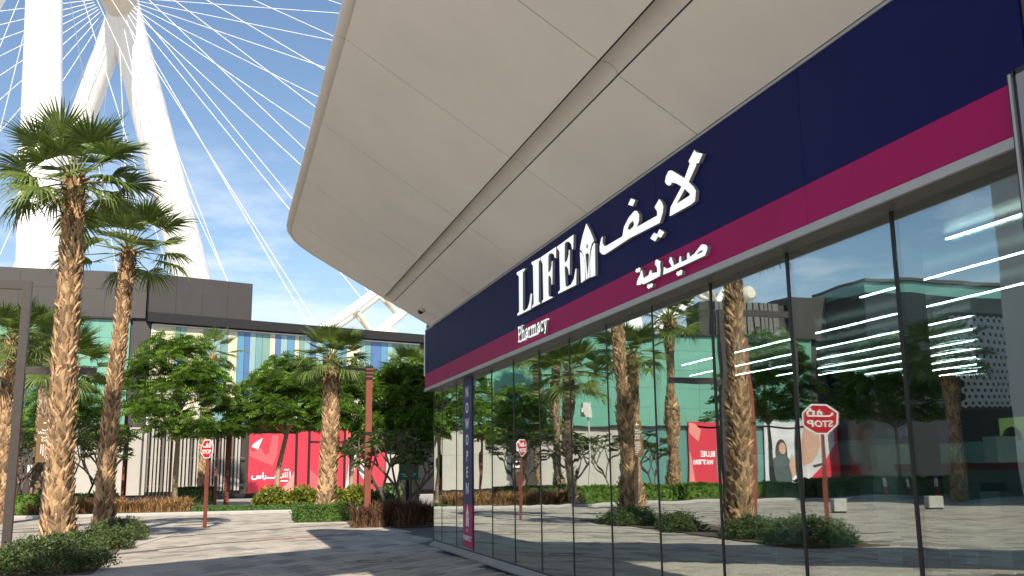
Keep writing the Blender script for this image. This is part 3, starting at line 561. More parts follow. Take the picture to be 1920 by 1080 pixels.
# vertical slatted screen below
for i in range(27):
    wbox(.25+i*.255, .25+i*.255+(.14 if i % 3 else .11), .55, 5.05, .10+.03*(i % 2), 'slat', 'slat' if i % 4 else 'louvre', th=.10)
for z in (.9, 2.9, 4.7): wbox(.2, 7.4, z, z+.07, -.02, 'slat_rail', 'louvre', th=.06)
wbox(-1.0, .2, .35, 5.06, .05, 'wall_panel', 'beige', th=.15)
wbox(-1, 30, 0, .3, -.1, 'base', 'black_eave', th=.2)
wbox(20.6, 30, .31, 5.15, .45, 'recess_shade', 'black_eave', th=.3); wbox(19.3, 20.5, .9, 3.2, .2, 'door', 'beige', th=.1)  # black sheet standing in for the deep shade of the passage
# red hoarding
hd = thing('hoarding', 'red printed hoarding with a white Arabic logo and dark posts', 'hoarding', tuple(WO)); hd.rotation_euler = (0, 0, math.atan(.35))
def hb(s0, s1, z0, z1, y, name, m, th=.05, par=None):
    b = MB(); b.box(s0, -y, z0, s1, -y+th, z1); return b.build(name, m, par or hd)
hb(7.62, 11.3, .3, 4.75, .30, 'board', 'red'); hb(11.5, 12.35, .3, 4.95, .30, 'board', 'red'); hb(12.55, 15.4, .3, 5.1, .30, 'board', 'red'); hb(15.6, 16.6, .3, 5.25, .30, 'board', 'red2'); hb(16.75, 19.1, .3, 5.4, .30, 'board', 'red'); hb(7.62, 19.1, 5.0, 5.6, .24, 'board', 'darkred')
for s0 in (11.32, 12.37, 15.42, 16.62): hb(s0, s0+.16, .1, 5.3, .36, 'post', 'black', .12)
hb(12.4, 19.1, 4.1, 4.22, .37, 'rail', 'black', .06)
def hp(loops, y, name, m):
    b = MB(); b.prism(loops, (0, -y, 0), (1, 0, 0), (0, 0, 1), (0, -1, 0), .004); b.build(name, m, hd)
hp([[(7.8, 3.75), (8.05, 4.05), (8.65, 4.4), (8.3, 3.55)]], .306, 'print', 'white')
hp([[(7.66, 3.6), (7.9, 3.3), (8.5, 3.7), (8.9, 3.1), (9.2, 3.3), (9.4, 4.6), (9.9, 4.6), (9.85, 3.2), (9.5, 2.3), (7.7, 3.05)]], .303, 'print', 'red2')
hp([[(10.0, .32), (11.28, .32), (11.28, 1.9), (10.8, 1.1)]], .303, 'print', 'red3'); hp([[(12.6, .32), (13.9, .32), (13.1, 1.6), (12.6, 2.0)]], .303, 'print', 'red2'); hp([[(16.8, 1.8), (17.3, 4.3), (18.4, 4.6), (17.6, 3.2), (17.2, 1.2)]], .303, 'print', 'print_grey')
hp([[(15.62, .6), (16.0, .4), (16.58, 2.8), (16.58, 4.5), (16.2, 4.4)]], .303, 'print', 'print_grey')
lg = MB(); ou = ((0, -.306, 0), (1, 0, 0), (0, 0, 1), (0, -1, 0), .004)
for st, wd in (([(7.95, 1.60), (7.9, 1.42), (8.0, 1.33), (8.25, 1.35), (8.32, 1.5)], .09), ([(8.32, 1.62), (8.32, 1.42), (8.45, 1.40), (8.47, 1.62)], .08), ([(8.47, 1.42), (8.6, 1.40), (8.62, 1.62)], .08), ([(8.78, 1.85), (8.78, 1.38)], .09), ([(8.98, 1.62), (8.98, 1.40), (8.85, 1.28)], .09), ([(8.98, 1.42), (9.75, 1.42)], .10), ([(9.72, 1.44), (9.78, 1.62), (9.93, 1.62), (9.95, 1.45), (9.85, 1.36), (9.72, 1.44)], .09)):
    ribbon(lg, st, wd, *ou)
for st, wd in (([(10.1, 1.85), (10.1, 1.45), (10.3, 1.42)], .09), ([(10.38, 1.75), (10.38, 1.42)], .08), ([(10.55, 1.85), (10.55, 1.42)], .08), ([(10.72, 1.85), (10.72, 1.42)], .08), ([(10.92, 1.9), (10.92, 1.35)], .09), ([(10.45, 2.02), (10.85, 2.02)], .09), ([(10.2, 1.18), (10.75, 1.18)], .09)):
    ribbon(lg, st, wd, *ou)
lg.build('logo', 'white', hd)
# posters further left, seen in the glass
t = thing('poster', 'red poster with white block words at the green wall, seen reflected in the glass', 'poster', (-35.0, 73.6, 0))
b = MB(); b.box(0, 0, .35, 2.9, .1, 5.6); b.build('board', 'red', t); b = MB(); b.prism([[(1.2, 4.9), (1.6, 3.9), (2.8, 4.6), (2.8, 5.5), (1.8, 5.4)]], (0, -.004, 0), (1, 0, 0), (0, 0, 1), (0, -1, 0), .003); b.prism([[(2.1, .4), (2.8, .4), (2.8, 3.2), (2.5, 2.6)]], (0, -.004, 0), (1, 0, 0), (0, 0, 1), (0, -1, 0), .003); b.build('print', 'red3', t)
text_poly('BLUE', .62, (.8, -.004, 2.85), (1, 0, 0), (0, 0, 1), (0, -1, 0), .002, 'word', 'white', t, bold=.02); text_poly('WATERS', .5, (1.3, -.004, 2.2), (1, 0, 0), (0, 0, 1), (0, -1, 0), .002, 'word', 'white', t, bold=.02)
t = thing('poster', 'wide poster of a woman with long dark hair beside a red wedge, seen reflected', 'poster', (-46.2, 73.6, 0))
b = MB(); b.box(0, 0, .35, 7.2, .1, 5.7); b.build('board', 'print_grey', t)
def pp(pts, m, y=-.004, nm='print'):
    b = MB(); b.prism([pts], (0, y, 0), (1, 0, 0), (0, 0, 1), (0, -1, 0), .002); b.build(nm, m, t)
def ell(cx, cz_, a, c_, n=18): return [(cx+a*math.cos(2*PI*i/n), cz_+c_*math.sin(2*PI*i/n)) for i in range(n)]
pp([(0.02, .36), (3.2, .36), (.02, 4.2)], 'red', -.004); pp([(0.02, 4.21), (.02, 5.68), (.5, 5.68), (.45, 3.7)], 'red2', -.004)
pp(ell(5.55, 3.0, .55, 1.15), 'hair', -.005); pp(ell(5.5, 3.35, .33, .5), 'skin', -.008); pp([(4.75, .36), (6.5, .36), (6.65, 2.3), (5.9, 2.75), (5.1, 2.75), (4.5, 2.2)], 'print_dk', -.007); pp([(4.1, 1.2), (4.6, .9), (4.9, 2.0), (4.5, 2.9), (4.2, 2.6)], 'skin', -.009); pp([(3.6, .36), (4.8, .36), (4.4, 1.1), (3.9, 1.5)], 'white', -.008)
pp([(2.2, 5.6), (2.9, 5.6), (3.4, 3.6), (3.3, 1.9), (2.6, 2.2), (2.0, 3.6)], 'skin', -.006); pp([(1.7, 2.2), (2.6, 2.0), (2.5, 1.8), (1.7, 2.0)], 'hair', -.010)

# grey rendered tower and patterned wall reflected at the right
t = thing('grey_building', 'plain pale grey rendered building across the plaza, seen in the right of the glass', 'building', (-27.6, 34, 0))
b = MB(); b.box(-14, -14, 0, 0, 0, 24); b.build('wall', 'render', t)
for k in range(5):
    b = MB(); b.box(-12, -12, 4+k*4, .02, -10.2, 6+k*4); b.build('window', 'winglass', t)
t = thing('patterned_wall', 'white honeycomb patterned screen wall over a dark shopfront, reflected at the right', 'wall', (-33.5, 40.5, 0))
b = MB(); b.box(-5, 0, 0, 3.2, .4, 4.4); b.build('shopfront', 'black_eave', t); b = MB(); b.box(-5, -.1, 4.41, 3.2, .4, 9.4); b.build('backing', 'dark_clad2', t)
hx = MB(); r_ = .27
for i in range(20):
    for j in range(13):
        cx, czv = -4.8+i*.41+(.205 if j % 2 else 0), 4.75+j*.355; lo = [(cx+r_*math.sin(a*PI/3), czv+r_*math.cos(a*PI/3)) for a in range(6)]; li = [(cx+.115*math.sin(a*PI/3), czv+.115*math.cos(a*PI/3)) for a in range(6)]
        if cx < 3: hx.prism([[(cx+.235*math.sin(a*PI/3), czv+.235*math.cos(a*PI/3)) for a in range(6)], li], (0, -.16, 0), (1, 0, 0), (0, 0, 1), (0, -1, 0), .06)
stuff(hx.build('honeycomb_screen', 'hexm', t))

# unseen bridge added overhead only to shade the near paving
t = thing('shade_bridge', 'unseen pale bridge added high over the viewpoint to shade the near paving', 'bridge', (-6.7, 7.2, 0), math.atan2(3.2, 4.4))
b = MB(); b.box(-14, -3.6, 11.7, 9.5, 0, 12.1); b.build('deck', 'tower', t)
for y in (-.08, -3.52):
    b = MB(); b.box(-14, y-.04, 12.105, 9.5, y+.04, 13.1); b.build('parapet', 'winglass', t)
for y in (-.8, -2.8):
    b = MB(); b.tube([(-13, y, 0), (-13, y, 11.7)], .22, 12); b.build('column', 'tower', t)

# ------------------------------------------------------------------ observation wheel
wh = thing('observation_wheel', 'giant white observation wheel with thick legs and fine spokes against the sky', 'ferris wheel', (0, 0, 0))
HN, HF = Vector((-40.5, 183.6, 110)), Vector((-34.0, 228, 110)); HC = (HN+HF)/2; AX = (HF-HN).normalized(); SD = Vector((AX.y, -AX.x, 0))
def leg(top, foot, r0, r1):
    top, foot = Vector(top), Vector(foot); d = (top-foot).normalized(); b = MB(); b.tube([foot, foot+(top-foot)*.5, top+d*1.5], [r1, (r0+r1)/2*1.04, r0], 24); b.build('leg', 'wheel', wh)
HN.x = -41.3; HF.x = -31.9
def foot(base, ax, sd): return Vector((base.x, base.y, 0))+AX*ax+SD*sd
leg(HN, foot(HN, -40, 19), 2.85, 3.1); leg(HN, foot(HN, -40, -22), 2.85, 3.1)
leg(HF, foot(HF, 40, 27), 3.9, 4.7); leg(HF, foot(HF, 40, -44), 2.8, 3.3)
b = MB(); b.tube([HN-AX*4, HN, HN+AX*9, HN+AX*9.5, HF-AX*9.5, HF-AX*9, HF, HF+AX*4], [4.5, 5.2, 5.2, 3.4, 3.0, 3.6, 3.8, 3.2], 24); b.build('hub', 'wheel_d', wh)
RR = 95.0
def rimp(a, r=RR, ax=0): return HC+SD*(math.cos(a)*r)+Vector((0, 0, math.sin(a)*r))+AX*ax
NS = 48
for ch, (rr, ax, rad) in enumerate(((RR, -3.2, .95), (RR, 3.2, .95), (RR+6.5, 0, 1.0))):
    b = MB(); b.tube([rimp(2*PI*i/96, rr, ax) for i in range(97)], rad, 10, cap=False); b.build('rim_tube', 'wheel', wh)
b = MB()
for i in range(96):
    a = 2*PI*i/96; b.tube([rimp(a, RR, -3.2), rimp(a, RR+6.5, 0)], .55, 6); b.tube([rimp(a, RR, 3.2), rimp(a, RR+6.5, 0)], .55, 6)
    if i % 2 == 0: b.tube([rimp(a, RR, -3.2), rimp(a, RR, 3.2)], .6, 6)
stuff(b.build('rim_bracing', 'wheel_d', wh))
for i in range(NS*2):
    near = i % 2; a = 2*PI*(i//2+.12*near)/NS+.03
    hub = (HN+AX*6 if near else HF-AX*6)+SD*(math.cos(a)*5.0)+Vector((0, 0, math.sin(a)*5.0))
    b = MB(); b.tube([hub, rimp(a, RR, -2.2 if near else 2.2)], .075, 5, cap=False); b.build('spoke_cable', 'wheel', wh)
for i in range(NS):
    a = 2*PI*(i+1.12)/NS; b = MB(); b.tube([rimp(a, RR+9.5, -7), rimp(a, RR+9.5, -6), rimp(a, RR+9.5, 6), rimp(a, RR+9.5, 7)], [1.2, 2.2, 2.2, 1.2], 12); b.build('capsule', 'wheel_d', wh)

# ------------------------------------------------------------------ palms
def frond_mesh(seed, Lp=.85, RB=.98, droop=.25, m=('frond', 'petiole'), nseg=30, spread=112):
    r = random.Random(seed); b = MB()
    b.tube([(0, 0, 0), (Lp*.5, 0, .03), (Lp, 0, 0)], [.024, .018, .012], 5, 1)
    b.k = 0; da = R(2*spread/nseg)
    for i in range(nseg):
        a = R(-spread)+da*(i+.5); ln = RB*(.70+.30*math.cos(a*.72))*r.uniform(.92, 1.06); cup = .20*abs(math.sin(a)); dr = droop*r.uniform(.6, 1.5); tw = r.uniform(-.04, .04)
        rows = []
        for t in (0.03, .30, .55, .80, 1.0):
            rad = ln*t; wd = (rad*math.tan(da/2)*1.22 if t <= .45 else .55*ln*math.tan(da/2)*max(0.06, (1-t)/.45)**.8*1.05)
            zz = cup*rad-dr*max(0, t-.35)**2*1.6; ca, sa = math.cos(a+tw*t), math.sin(a+tw*t)
            c_ = Vector((Lp+rad*ca, rad*sa, zz)); s_ = Vector((-sa, ca, 0)); fold = wd*.55
            rows.append((c_-s_*wd+Vector((0, 0, -fold*.3)), c_+Vector((0, 0, fold*.6)), c_+s_*wd+Vector((0, 0, -fold*.3))))
        vs = [p for q in rows for p in q]; fs = []
        for q in range(4): o = q*3; fs += [(o, o+1, o+4, o+3), (o+1, o+2, o+5, o+4)]
        b.add(vs, fs, 0)
    return b.mesh('frond', list(m))
FM = [frond_mesh(s, Lp=lp, droop=d, RB=rb, spread=sp) for s, d, rb, lp, sp in ((1, .08, .92, 1.0, 100), (2, .16, .94, 1.1, 104), (3, .30, .92, 1.12, 106), (4, .55, .90, 1.05, 108), (5, .12, .88, 1.15, 102))]
FY = [frond_mesh(s, Lp=.8, droop=.06, RB=.85, m=('frond2', 'petiole'), spread=85) for s in (11, 12)]
def trunk_mesh(seed, H, bend, r0, r1, shaggy=True):
    r = random.Random(seed); b = MB()
    def cx(z): t = z/H; return Vector((bend[0]*t**1.3+.05*math.sin(t*5+seed), bend[1]*t**1.3, z))
    def rad(z): t = z/H; return r1+(r0-r1)*(max(0, 1-t*4)**2*.55+(1-t)*.45)
    zs = [H*i/14 for i in range(15)]
    b.tube([cx(z) for z in zs], [rad(z)*.93 for z in zs], 12, 0)
    z = .02; row = 0
    while z < H-.05:
        n = 11
        for j in range(n):
            a = 2*PI*(j+.5*(row % 2))/n+r.uniform(-.25, .25); R_ = rad(z); c_ = cx(max(0, z+r.uniform(-.04, .04))); dv = Vector((math.cos(a), math.sin(a), 0)); tv = Vector((-dv.y, dv.x, 0))
            wd = R_*.30*r.uniform(.6, 1.25); hh = r.uniform(.14, .34); po = r.uniform(.02, .11) if z/H < .55 else r.uniform(.03, .08); lean = r.uniform(-.16, .16)
            P0 = c_+dv*(R_*.93); up = Vector((0, 0, 1)); tip = P0+tv*lean+dv*po+up*hh; m = P0+tv*(lean*.4)+dv*(po*.45+R_*.06)+up*(hh*.45)
            ns = 1 if r.random() < .75 else -1
            vs = [P0-tv*wd-up*.04, P0+tv*wd-up*.04, m+tv*wd*.75-dv*.02, tip+tv*.012, tip-tv*.018-up*.02*ns, m-tv*wd*.75-dv*.02, m+dv*.012]
            fs = [(0, 1, 6), (1, 2, 6), (2, 3, 6), (3, 4, 6), (4, 5, 6), (5, 0, 6)]
            b.add(vs, fs, 1)
        z += r.uniform(.07, .095); row += 1
    return b.mesh('trunk', ['trunk', 'boot2' if seed % 2 == 0 else 'boot'])
def stub_mesh(seed, r1, hgt=.75):
    r = random.Random(seed); b = MB()
    for i in range(70):
        a = r.uniform(0, 2*PI); z = r.uniform(-hgt, .15); dv = Vector((math.cos(a), math.sin(a), 0)); tv = Vector((-dv.y, dv.x, 0)); ln = r.uniform(.18, .42); st = dv*(r1*.85)+Vector((0, 0, z)); cu = r.uniform(-.25, .3)
        p1 = st+dv*ln*.5+Vector((0, 0, .06)); p2 = st+dv*ln*.8+Vector((0, 0, cu*.5)); wd = r.uniform(.03, .06)
        b.add([st-tv*wd, st+tv*wd, p1+tv*wd*.8, p1-tv*wd*.8, p2+tv*wd*.4, p2-tv*wd*.4], [(0, 1, 2, 3), (3, 2, 4, 5)])
    return b.mesh('leaf_stubs', ['stub'])
def palm(x, y, H, bend, r0, r1, sc, n, seed, label, emin=-30, z=0):
    t = thing('palm_tree', label, 'palm tree', (x, y, z), 0, 'fan palms around the plaza')
    link('trunk', trunk_mesh(seed, H, bend, r0, r1), t)
    top = Vector((bend[0]+.05*math.sin(5+seed), bend[1], H)); link('leaf_stubs', stub_mesh(seed, r1), t, top)
    r = random.Random(seed*7+1)
    for i in range(n):
        f = i/(n-1); el = 82-(82-emin)*f**.85+r.uniform(-8, 8); azm = i*137.5+r.uniform(-14, 14)
        me = FY[i % 2] if f < .12 else FM[min(3, int(f*4.2))] if r.random() > .2 else FM[4]
        o = link('frond', me, t, top+Vector((0, 0, .22*(1-f)-.05)))
        o.rotation_euler = Euler((R(r.uniform(-22, 22)), R(-el), R(azm)), 'XYZ'); s_ = sc*r.uniform(.88, 1.1)*(1 if f > .1 else .82); o.scale = (s_,)*3
    return t
palm(-8.1, 23.1, 8.2, (-.28, 0), .355, .185, .97, 34, 3, 'tallest fan palm with the broadest crown, nearest on the left, in a flowering bush')
palm(-7.95, 30.1, 8.2, (.12, .1), .30, .155, 1.06, 28, 41, 'second fan palm from the left kerb side, behind the tallest one, bending slightly right', -20)
palm(-1.15, 36.2, 5.75, (.06, 0), .37, .27, .82, 36, 5, 'shorter fan palm with an orange brown trunk growing out of the clipped box hedge')
palm(-11.8, 46.0, 6.3, (.1, 0), .34, .22, 1.25, 34, 6, 'fan palm half hidden behind the tallest trunk, crown against the green wall')
palm(-12.6, 40.0, 6.6, (0, 0), .34, .22, 1.0, 30, 7, 'fan palm at the very left edge of the view behind the metal frame')
palm(-17.6, 69.5, 10.6, (0, 0), .34, .22, 1.25, 30, 8, 'fan palm close to the green wall, casting its shadow on the panels')
palm(-6.0, 66.0, 9.3, (.2, 0), .36, .24, 1.15, 16, 9, 'young thin crowned fan palm above the left flame tree before the striped cladding')
palm(2.6, 39.5, 5.5, (0, 0), .34, .24, .85, 30, 10, 'shaded fan palm beside the far end of the pharmacy fascia')
palm(-13.6, 53.5, 8.6, (0, 0), .36, .24, 1.1, 30, 12, 'fan palm beyond the road, left, reflected by the far panes')
palm(-21.0, 53.3, 10.7, (-.1, 0), .38, .24, 1.45, 32, 13, 'fan palm off to the left by the teal panels, shown only in the reflection')
palm(-34.0, 44.0, 7.5, (0, 0), .38, .24, 1.2, 30, 14, 'fan palm reflected in front of the dark block at the right')
palm(-28.6, 39.0, 7.0, (0, 0), .38, .24, 1.2, 30, 15, 'fan palm reflected beside the honeycomb wall at the far right')

# ------------------------------------------------------------------ broadleaf trees
def spray(b, p, d, ln, r, k=1):
    # a feathery compound leaf: leaflets along a drooping rachis
    d = d.normalized(); s_ = d.cross(Vector((0, 0, 1))); s_ = s_.normalized() if s_.length > 1e-3 else Vector((1, 0, 0)); s_ = Matrix.Rotation(r.gauss(0, .55), 3, d) @ s_
    n = 4
    for i in range(n):
        t = (i+.4)/n; c_ = p+d*(ln*t)-Vector((0, 0, ln*.35*t*t)); w_ = ln*.36*(1-.55*abs(t-.45)); h = ln/n*.66
        for sg in (-1, 1):
            tip = c_+s_*(sg*w_)+d*(w_*.35)-Vector((0, 0, w_*.25)); b.add([c_-d*h*.4, c_+d*h*.5, tip+d*h*.35, tip-d*h*.3], [(0, 1, 2, 3) if sg > 0 else (3, 2, 1, 0)], 0)
def flame_tree(x, y, fork, H, spread, seed, label, nleaf=2600, z=0, lean=(0, 0), mats=('bark', 'leaf')):
    r = random.Random(seed); t = thing('flame_tree', label, 'tree', (x, y, z), 0, 'feathery flame trees along the street')
    tr = MB(); tips = []
    f0 = Vector((lean[0], lean[1], fork)); tr.tube([(0, 0, 0), (lean[0]*.2-.04, lean[1]*.3, fork*.5), f0], [.17, .14, .12], 8)
    def grow(p, d, ln, rad, lev):
        q = p+d*ln*.5+Vector((r.uniform(-.1, .1), r.uniform(-.1, .1), r.uniform(0, .12)))*ln*.5; e = p+d*ln; tr.tube([p, q, e], [rad, rad*.8, rad*.6], 6)
        if lev == 0: tips.append((e, d)); return
        if lev <= 1: tips.append((q, d))
        for k in range(r.choice((2, 3))):
            a = r.uniform(-.75, .75); nd = Matrix.Rotation(a, 3, 'Z') @ d; nd = (nd+Vector((0, 0, r.uniform(-.25, .35)))).normalized(); nd.z = max(-.12, min(nd.z, .8)); grow(e, nd, ln*r.uniform(.62, .85), rad*.6, lev-1)
    cen = Vector((lean[0], lean[1], fork)); cl = []
    for i in range(64):
        a = i*2.39996+r.uniform(-.3, .3); q = math.sqrt((i+.5)/64)*r.uniform(.85, 1.08); e = spread*q
        zt = fork+(H-fork)*(.98*math.sqrt(max(.02, 1-min(1, q)**2))*r.uniform(.55, 1.02)+.02)-.35*spread*.3*q*r.random()
        cl.append(Vector((lean[0]+math.cos(a)*e, lean[1]+math.sin(a)*e, max(fork+.45, zt))))
    for i in range(14):
        a = r.uniform(0, 6.28); cl.append(Vector((lean[0]+math.cos(a)*spread*r.uniform(.5, 1.05), lean[1]+math.sin(a)*spread*r.uniform(.5, 1.05), fork+r.uniform(.35, 1.2))))
    for i in range(9):
        e = cl[r.randrange(len(cl))]; m1 = f0+(e-f0)*.4+Vector((r.uniform(-.2, .2), r.uniform(-.2, .2), .25)); tr.tube([f0-Vector((0, 0, .1)), m1, e], [.085, .05, .02], 6)
        for k in range(3):
            e2 = min(cl, key=lambda c: (c-m1).length*r.uniform(.7, 1.5)); tr.tube([m1, (m1+e2)/2+Vector((0, 0, .1)), e2], [.04, .025, .012], 5)
    link('trunk', tr.mesh('trunk', [mats[0]]), t)
    cr = MB(); per = max(8, nleaf//len(cl))
    for c0 in cl:
        rc = spread*.24*r.uniform(.75, 1.25)
        for k in range(per):
            a = r.uniform(0, 2*PI); u_ = math.sqrt(r.random()); c_ = c0+Vector((math.cos(a)*rc*u_, math.sin(a)*rc*u_, rc*.80*(1-u_*u_)*r.uniform(-.2, 1)-.22*u_))
            dd = Vector((math.cos(a+r.uniform(-.5, .5)), math.sin(a+r.uniform(-.5, .5)), r.uniform(-.15, .4))); spray(cr, c_, dd, r.uniform(.30, .54), r)
    stuff(link('crown', cr.mesh('crown', [mats[1]]), t)); return t
flame_tree(-7.2, 56, 3.5, 9.2, 3.2, 21, 'bushy flame tree left of the stop sign, in front of the pale slats', 7600)
flame_tree(-1.9, 56, 3.9, 8.2, 2.75, 22, 'bright flame tree with a kinked pale trunk in front of the red hoarding', 7200, lean=(.45, 0))
flame_tree(2.1, 55, 3.9, 7.8, 2.7, 23, 'flame tree behind the lamp post and the hedge palm', 7000)
flame_tree(2.5, 38.2, 2.4, 6.1, 2.1, 24, 'flame tree in the shade by the end of the pharmacy', 8000)
flame_tree(-27.2, 53, 4.4, 10.2, 2.9, 25, 'flame tree beside the wide poster, reflected in the glass', 7000)
flame_tree(-34.0, 50, 4.2, 9.5, 3.4, 26, 'flame tree before the dark block, reflected behind the red octagon', 7000)
flame_tree(-13.4, 60, 3.2, 7, 2.6, 27, 'small flame tree near the dark door, reflected beside the banner', 3600)
def frangipani(x, y, H, seed, label, nb=2, lev=3, ls=.36, mats=('bark_d', 'leaf_f')):
    r = random.Random(seed); t = thing('frangipani', label, 'small tree', (x, y, 0), 0, 'frangipani shrubs by the kerbs')
    b = MB(); lf = MB()
    def leaf(p, d, ln):
        s_ = d.cross(Vector((0, 0, 1))); s_ = s_.normalized() if s_.length > 1e-3 else Vector((1, 0, 0)); wd = ln*.16; m1 = p+d*ln*.5+Vector((0, 0, .02)); tip = p+d*ln-Vector((0, 0, ln*.22))
        lf.add([p, m1+s_*wd, tip, m1-s_*wd], [(0, 1, 2), (0, 2, 3)], 0)
    def grow(p, d, ln, rad, l):
        e = p+d*ln; b.tube([p, p+d*ln*.5+Vector((r.uniform(-.04, .04), r.uniform(-.04, .04), 0)), e], [rad, rad*.9, rad*.8], 6)
        if l == 0 or (l == 1 and r.random() < .3):
            for k in range(18):
                a = r.uniform(0, 2*PI); leaf(e-d*r.uniform(0, .16), Vector((math.cos(a), math.sin(a), r.uniform(-.25, .8))).normalized(), ls*r.uniform(.7, 1.15))
            return
        a0 = r.uniform(0, 2*PI)
        for k in range(3 if l > 1 else 2):
            a = a0+2*PI*k/3+r.uniform(-.4, .4); nd = (d*.75+Vector((math.cos(a)*.62, math.sin(a)*.62, .25))).normalized(); grow(e, nd, ln*r.uniform(.68, .92), rad*.72, l-1)
    for i in range(nb):
        a = 2*PI*i/nb+seed; grow(Vector((math.cos(a)*.08, math.sin(a)*.08, 0)), Vector((math.cos(a)*.45, math.sin(a)*.45, 1)).normalized(), H*.36*r.uniform(.8, 1.1), .07, lev)
    link('trunk', b.mesh('trunk', [mats[0]]), t); stuff(link('foliage', lf.mesh('foliage', [mats[1]]), t))
frangipani(.75, 32.4, 3.3, 31, 'dark shaded frangipani with bare forked stems in the rust grass bed')
frangipani(1.7, 35.5, 3.9, 32, 'taller frangipani just behind the rust grass bed by the pharmacy end')
frangipani(-14.1, 52, 4.2, 33, 'leafy frangipani at the left edge behind the metal frame post')
frangipani(-11.6, 54, 4.4, 34, 'pale stemmed frangipani between the two tall palm trunks')
frangipani(-16.5, 51.5, 4.0, 35, 'frangipani by the green strap plants, reflected beside the hedge')
frangipani(-10.2, 49.6, 3.9, 36, 'frangipani in the brown grass strip beside the dark door')
frangipani(-21.5, 58, 4.2, 37, 'frangipani reflected before the teal panels')

# ------------------------------------------------------------------ low planting
def bush(name, x, y, sx, sy, h, n, ls, m, label, cat, flowers=0, seed=0, group=None, box=False, z=0):
    r = random.Random(seed+99); b = MB()
    for i in range(n):
        if box:
            q = [r.uniform(-1, 1), r.uniform(-1, 1), r.random()]; ax = r.choice((0, 1, 2, 2)); 
            if ax == 2: q[2] = 1-.05*r.random()
            else: q[ax] = r.choice((-1, 1))*(1-.05*r.random())
            p = Vector((q[0]*sx+r.gauss(0, .03), q[1]*sy+r.gauss(0, .03), q[2]*h+r.gauss(0, .02)))
        else:
            a = r.uniform(0, 2*PI); e = math.asin(r.random()**.9); rr = r.uniform(.72, 1.03)*(1+.14*math.sin(a*5+seed)+.09*math.sin(a*9+e*6))
            p = Vector((math.cos(a)*math.cos(e)*sx*rr, math.sin(a)*math.cos(e)*sy*rr, .04+math.sin(e)*h*rr))
        d = Vector((r.gauss(0, 1), r.gauss(0, 1), r.gauss(.55, .8))).normalized(); s_ = d.orthogonal().normalized(); s_ = Matrix.Rotation(r.uniform(0, 6), 3, d) @ s_; l_ = ls*r.uniform(.6, 1.3)
        b.add([p, p+d*l_*.5+s_*l_*.22, p+d*l_, p+d*l_*.5-s_*l_*.22], [(0, 1, 2, 3)], 0)
    for i in range(flowers):
        a = r.uniform(0, 2*PI); e = math.asin(r.random()); p = Vector((math.cos(a)*math.cos(e)*sx*1.04, math.sin(a)*math.cos(e)*sy*1.04, .08+math.sin(e)*h*1.06)); l_ = .05
        b.add([p+Vector((l_, 0, 0)), p+Vector((0, l_, 0)), p+Vector((-l_, 0, .02)), p+Vector((0, -l_, .02))], [(0, 1, 2, 3)], 1)
    if not box and name == 'flowering_bush':
        for i in range(70):
            a = r.uniform(0, 2*PI); e = math.asin(r.random()); p = Vector((math.cos(a)*math.cos(e)*sx*.9, math.sin(a)*math.cos(e)*sy*.9, .05+math.sin(e)*h*.92)); d = Vector((math.cos(a)*.6+r.gauss(0, .3), math.sin(a)*.6+r.gauss(0, .3), 1)).normalized(); L_ = r.uniform(.10, .30)
            for k in range(12):
                q = p+d*(L_*k/12); v = Vector((r.gauss(0, 1), r.gauss(0, 1), r.gauss(.3, .5))).normalized(); s_ = v.orthogonal().normalized(); l_ = ls*r.uniform(.5, 1.0)
                b.add([q, q+v*l_*.5+s_*l_*.22, q+v*l_, q+v*l_*.5-s_*l_*.22], [(0, 1, 2, 3)], 0)
    # dark twiggy core
    t = thing(name, label, cat, (x, y, z), 0, group)
    stuff(b.build('foliage', [m, 'flower'], t)); c_ = MB()
    if box: c_.box(-sx*.93, -sy*.93, 0, sx*.93, sy*.93, h*.93)
    else:
        for i in range(16):
            a = r.uniform(0, 6.28); c_.tube([(0, 0, 0), (math.cos(a)*sx*.4, math.sin(a)*sy*.4, h*.5), (math.cos(a)*sx*.75, math.sin(a)*sy*.75, h*.8)], [.02, .015, .006], 4)
    c_.build('stems', 'bark_d' if not box else m, t)
G2 = 'flowering bushes round the palms'
bush('flowering_bush', -7.75, 19.4, 1.0, 1.0, .52, 10500, .062, 'bush', 'low flowering bush at the bottom left corner of the view', 'bush', 40, 1, G2)
bush('flowering_bush', -7.75, 21.7, .75, 1.0, .46, 9500, .062, 'bush', 'flowering bush at the foot of the tallest palm', 'bush', 46, 2, G2)
bush('flowering_bush', -7.35, 25.0, .6, .9, .42, 9000, .065, 'bush', 'flowering bush between the two tall palm trunks, nearer one', 'bush', 40, 3, G2)
bush('flowering_bush', -7.4, 28.6, .75, 1.3, .46, 8000, .068, 'bush', 'flowering bush at the foot of the second tall palm', 'bush', 30, 4, G2)
bush('box_hedge', -1.25, 36.4, 1.02, 1.1, .56, 9000, .085, 'hedge', 'clipped square hedge at the foot of the short palm', 'hedge', 0, 5, None, True)
bush('box_hedge', -6.25, 60, 1.0, .6, .95, 5200, .10, 'bush', 'dark clipped hedge in front of the slatted wall', 'hedge', 0, 6, None, True)
bush('box_hedge', -12.0, 52.6, 2.2, .5, .8, 5200, .10, 'bush', 'low dark hedge beside the pale wall beyond the brown grass', 'hedge', 0, 7, None, True)
